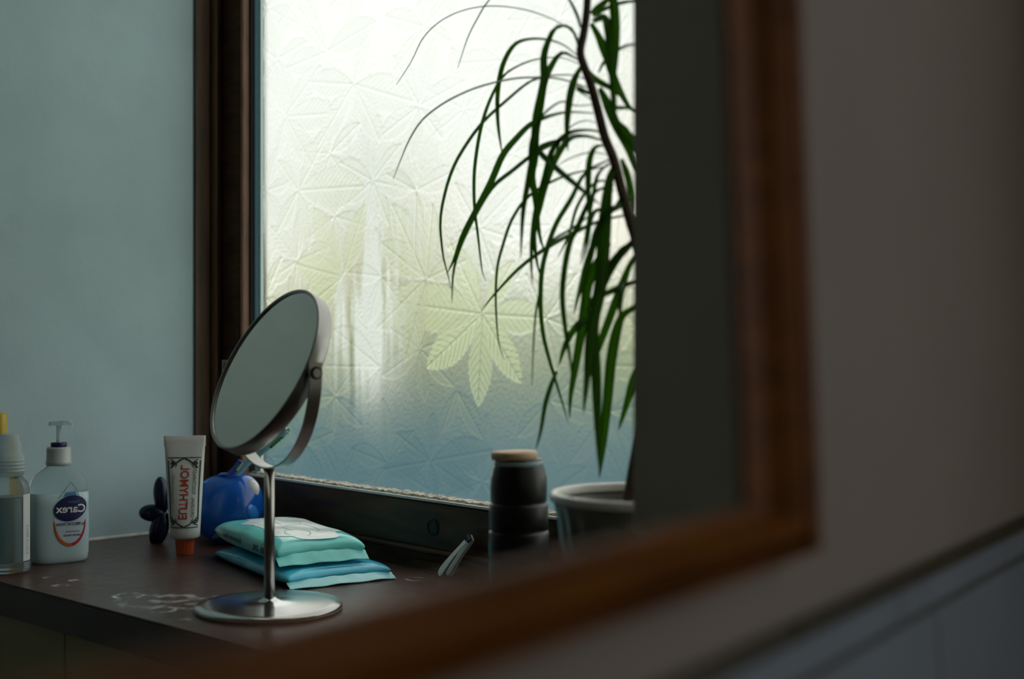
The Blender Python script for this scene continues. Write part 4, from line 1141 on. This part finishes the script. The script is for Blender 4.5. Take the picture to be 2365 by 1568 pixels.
LV = [  # points, width (mm), twist from, to (radians)
 (Z5([(1140, 235), (1060, 155), (900, 80), (740, 42), (580, 35), (430, 65), (300, 130), (200, 230), (130, 370), (40, 510)]), 6, 1.2, 1.0),
 (Z5([(1180, -60), (1000, -190), (760, -150), (600, 0), (530, 110), (470, 230), (410, 410)]), 6, 1.2, .9),
 (Z5([(1130, 330), (1050, 270), (960, 240), (850, 235), (760, 265), (700, 350), (665, 460), (650, 600), (655, 760), (680, 940)]), 9, 1.2, .2),
 (Z5([(1145, 300), (1110, 190), (1060, 155), (1000, 170), (960, 240), (930, 340), (930, 470), (905, 600), (880, 720), (870, 900), (835, 1100), (805, 1280), (790, 1560)]), 11, 1.0, .2),
 (Z5([(1130, 380), (1060, 350), (960, 345), (850, 365), (750, 410), (680, 465), (620, 570), (570, 700), (535, 850), (510, 1050), (512, 1250), (530, 1400), (560, 1650), (580, 1697)]), 8, 1.25, .5),
 (Z5([(1190, 480), (1100, 450), (960, 455), (900, 465), (770, 470), (620, 500), (480, 545), (330, 620), (200, 720), (120, 840), (60, 980), (20, 1080)]), 8, 1.15, .9),
 (Z5([(1200, 530), (1090, 490), (960, 467), (850, 490), (700, 610), (560, 740), (450, 890), (380, 1020), (330, 1180), (305, 1350), (325, 1560), (350, 1650), (368, 1740)]), 9, 1.1, .7),
 (Z5([(1225, 680), (1100, 675), (1000, 690), (860, 745), (760, 840), (680, 940), (610, 1100), (520, 1270), (440, 1420), (390, 1560), (345, 1655)]), 12, 1.2, 0.1),
 (Z5([(1290, 850), (1180, 815), (1060, 840), (940, 890), (860, 935), (740, 1030), (620, 1130), (520, 1290), (430, 1480), (385, 1640), (375, 1830)]), 9, 1.1, .5),
 (Z5([(1290, 850), (1180, 822), (1085, 840), (1005, 950), (945, 1100), (905, 1250), (872, 1400), (885, 1560), (912, 1680)]), 10, .9, .3),
 (Z5([(1280, 800), (1200, 785), (1080, 805), (985, 900), (930, 1090), (880, 1280), (858, 1450), (855, 1600), (862, 1720)]), 9, .9, .4),
 (Z5([(1130, 355), (1040, 320), (975, 400), (930, 500), (905, 650), (880, 800), (875, 950), (858, 1060), (880, 1200), (905, 1420), (940, 1530)]), 12, .9, .1),
 (Z5([(1225, 130), (1290, 108), (1320, 180), (1330, 300), (1345, 450), (1352, 600), (1365, 800)]), 11, .9, .1),
 (Z5([(1215, 140), (1260, 220), (1310, 340), (1350, 460), (1400, 570), (1450, 650), (1500, 690)]), 10, .6, .1),
 (Z5([(1340, -140), (1350, 0), (1362, 160), (1358, 330), (1348, 480), (1345, 640)]), 11, .5, .1),
 (Z5([(1150, 165), (1130, 90), (1085, 0), (1030, -60)]), 7, .8, .8),
 (Z5([(1215, 85), (1290, 20), (1360, -40)]), 8, .6, .4),
 (Z5([(1225, 100), (1330, 40), (1440, 10), (1560, 10)]), 6, 1.0, 1.0),
 (Z5([(1160, 395), (1115, 480), (1085, 600), (1070, 760), (1075, 915)]), 9, .4, .5),
 (Z5([(1310, 930), (1210, 918), (1100, 948), (1010, 1000)]), 5, 1.2, 1.2),
 (Z5([(1060, 840), (960, 860), (900, 905), (1000, 1010), (1130, 1120), (1270, 1235)]), 8, .9, .5),
 (Z5([(1305, 880), (1245, 888), (1208, 960), (1198, 1100), (1200, 1310)]), 9, 1.0, .3),
 (Z5([(1370, 990), (1330, 1070), (1305, 1250), (1292, 1450), (1280, 1640), (1262, 1780), (1215, 2000), (1190, 2290), (1168, 2500)]), 16, .6, .1),
 (Z5([(1400, 960), (1435, 1060), (1452, 1160), (1465, 1300)]), 8, .5, .5),
 (Z5([(1265, 530), (1310, 620), (1370, 760), (1440, 900), (1480, 1040)]), 12, .7, .2),
 (Z5([(1375, 740), (1425, 815), (1465, 860), (1510, 960)]), 14, .7, .3),
 (Z5([(1420, 1300), (1280, 1330), (1120, 1400), (940, 1500), (780, 1620), (640, 1767), (550, 1877)]), 8, .9, .7),
 (Z5([(1330, 960), (1180, 1045), (1095, 1200), (1005, 1350), (950, 1500), (918, 1640), (910, 1840), (925, 2010), (955, 2140), (1005, 2310), (1045, 2440), (1075, 2550)]), 8, .9, .5),
 (Z5([(1320, 1000), (1050, 1065), (850, 1175), (740, 1320), (680, 1490), (650, 1610), (640, 1767), (645, 1937), (660, 2080), (692, 2170)]), 7, 1.0, .8),
 (Z5([(1350, 1120), (1230, 1170), (1130, 1380), (1095, 1440), (1060, 1590), (1042, 1790), (1062, 2000), (1088, 2160), (1100, 2290)]), 8, .9, .2),
 (Z6([(1330, -120), (1250, 0), (1190, 150), (1150, 300), (1110, 460)]), 8, .5, .4),
 (Z6([(1330, 30), (1260, 130), (1195, 280), (1180, 400), (1150, 600), (1120, 780), (1092, 950), (1085, 1090)]), 12, .6, .1),
 (Z6([(1230, 470), (1130, 530), (1062, 640), (1020, 770)]), 9, .6, .4),
 (Z6([(1290, 330), (1235, 540), (1245, 800), (1255, 1100), (1268, 1420)]), 12, .6, .1),
 (Z6([(1500, 400), (1450, 435), (1392, 490), (1342, 700), (1312, 1000), (1288, 1250), (1264, 1450)]), 13, .7, .1),
 (Z6([(1490, -10), (1440, 50), (1365, 125), (1305, 215), (1250, 320), (1190, 440)]), 10, .5, .4),
 (Z6([(1500, 255), (1450, 272), (1380, 302), (1275, 350), (1185, 430)]), 8, .6, .5),
 (Z6([(1480, 110), (1450, 160), (1395, 300), (1300, 555), (1240, 720), (1190, 880)]), 10, .6, .2),
 (Z6([(1420, 270), (1395, 340), (1388, 490)]), 8, .6, .5),
 (Z6([(1010, 800), (980, 870), (940, 1000), (912, 1160), (883, 1275)]), 6, .6, .5),
 (Z6([(1500, 760), (1462, 880), (1430, 1000), (1380, 1160)]), 9, .4, .4),
 (Z6([(1240, -160), (1100, -60), (960, 40), (925, 200), (905, 330), (885, 430), (870, 600), (858, 890)]), 6, 1.0, 1.0),
 (Z5([(1230, 630), (1120, 635), (1040, 612), (960, 660), (900, 730), (850, 860), (845, 1000), (870, 1100)]), 6, 1.2, .8),
 (Z5([(1215, 600), (1130, 540), (1200, 560), (1120, 520), (1080, 640), (1060, 800)]), 5, 1.0, 1.0),
 (Z5([(1245, 740), (1190, 725), (1120, 745), (1060, 800), (1010, 900), (980, 1000)]), 5, 1.2, 1.0),
 (Z5([(1180, 400), (1230, 470), (1330, 530), (1420, 600)]), 8, .8, .6),
 (Z5([(1260, 440), (1300, 370), (1380, 300), (1450, 270), (1520, 270)]), 6, 1.0, 1.0),
 (Z5([(1300, 650), (1380, 650), (1450, 655), (1540, 700)]), 6, 1.1, 1.1),
 (Z5([(1350, 1150), (1290, 1090), (1210, 1130), (1130, 1250), (1080, 1420), (1010, 1560)]), 6, 1.0, .7),
 (Z5([(1330, 980), (1260, 1050), (1230, 1165), (1180, 1440), (1150, 1560)]), 6, .9, .7),
 (Z5([(1410, 1170), (1340, 1270), (1250, 1270), (1210, 1340), (1190, 1480), (1150, 1600)]), 7, .9, .6),
 (Z5([(1450, 1180), (1390, 1240), (1320, 1280), (1250, 1400), (1210, 1560), (1170, 1750)]), 10, .8, .3),
 (Z5([(1460, 1470), (1400, 1520), (1330, 1640), (1290, 1760)]), 10, .5, .4),
]
for k in range(10):                                    # crown above the frame
    a = math.radians(200 - 22 * k + random.uniform(-6, 6)); ln = random.uniform(170, 240)
    c, s_ = math.cos(a), math.sin(a)
    LV.append(([(1358, -70), (1358 + ln * .35 * c, -110 - ln * .35 * abs(s_) - 20), (1358 + ln * .75 * c, -130 - ln * .55 * abs(s_)), (1358 + ln * 1.1 * c, -110 - ln * .3 * abs(s_))], 9, .7, .5))
for k, (pts, w, a0, a1) in enumerate(LV):
    dj = random.uniform(-.05, .04)
    obj('leaf', blade(lp(pts, dj), w * .00078, a0, a1), M['leaf'], plant, True)
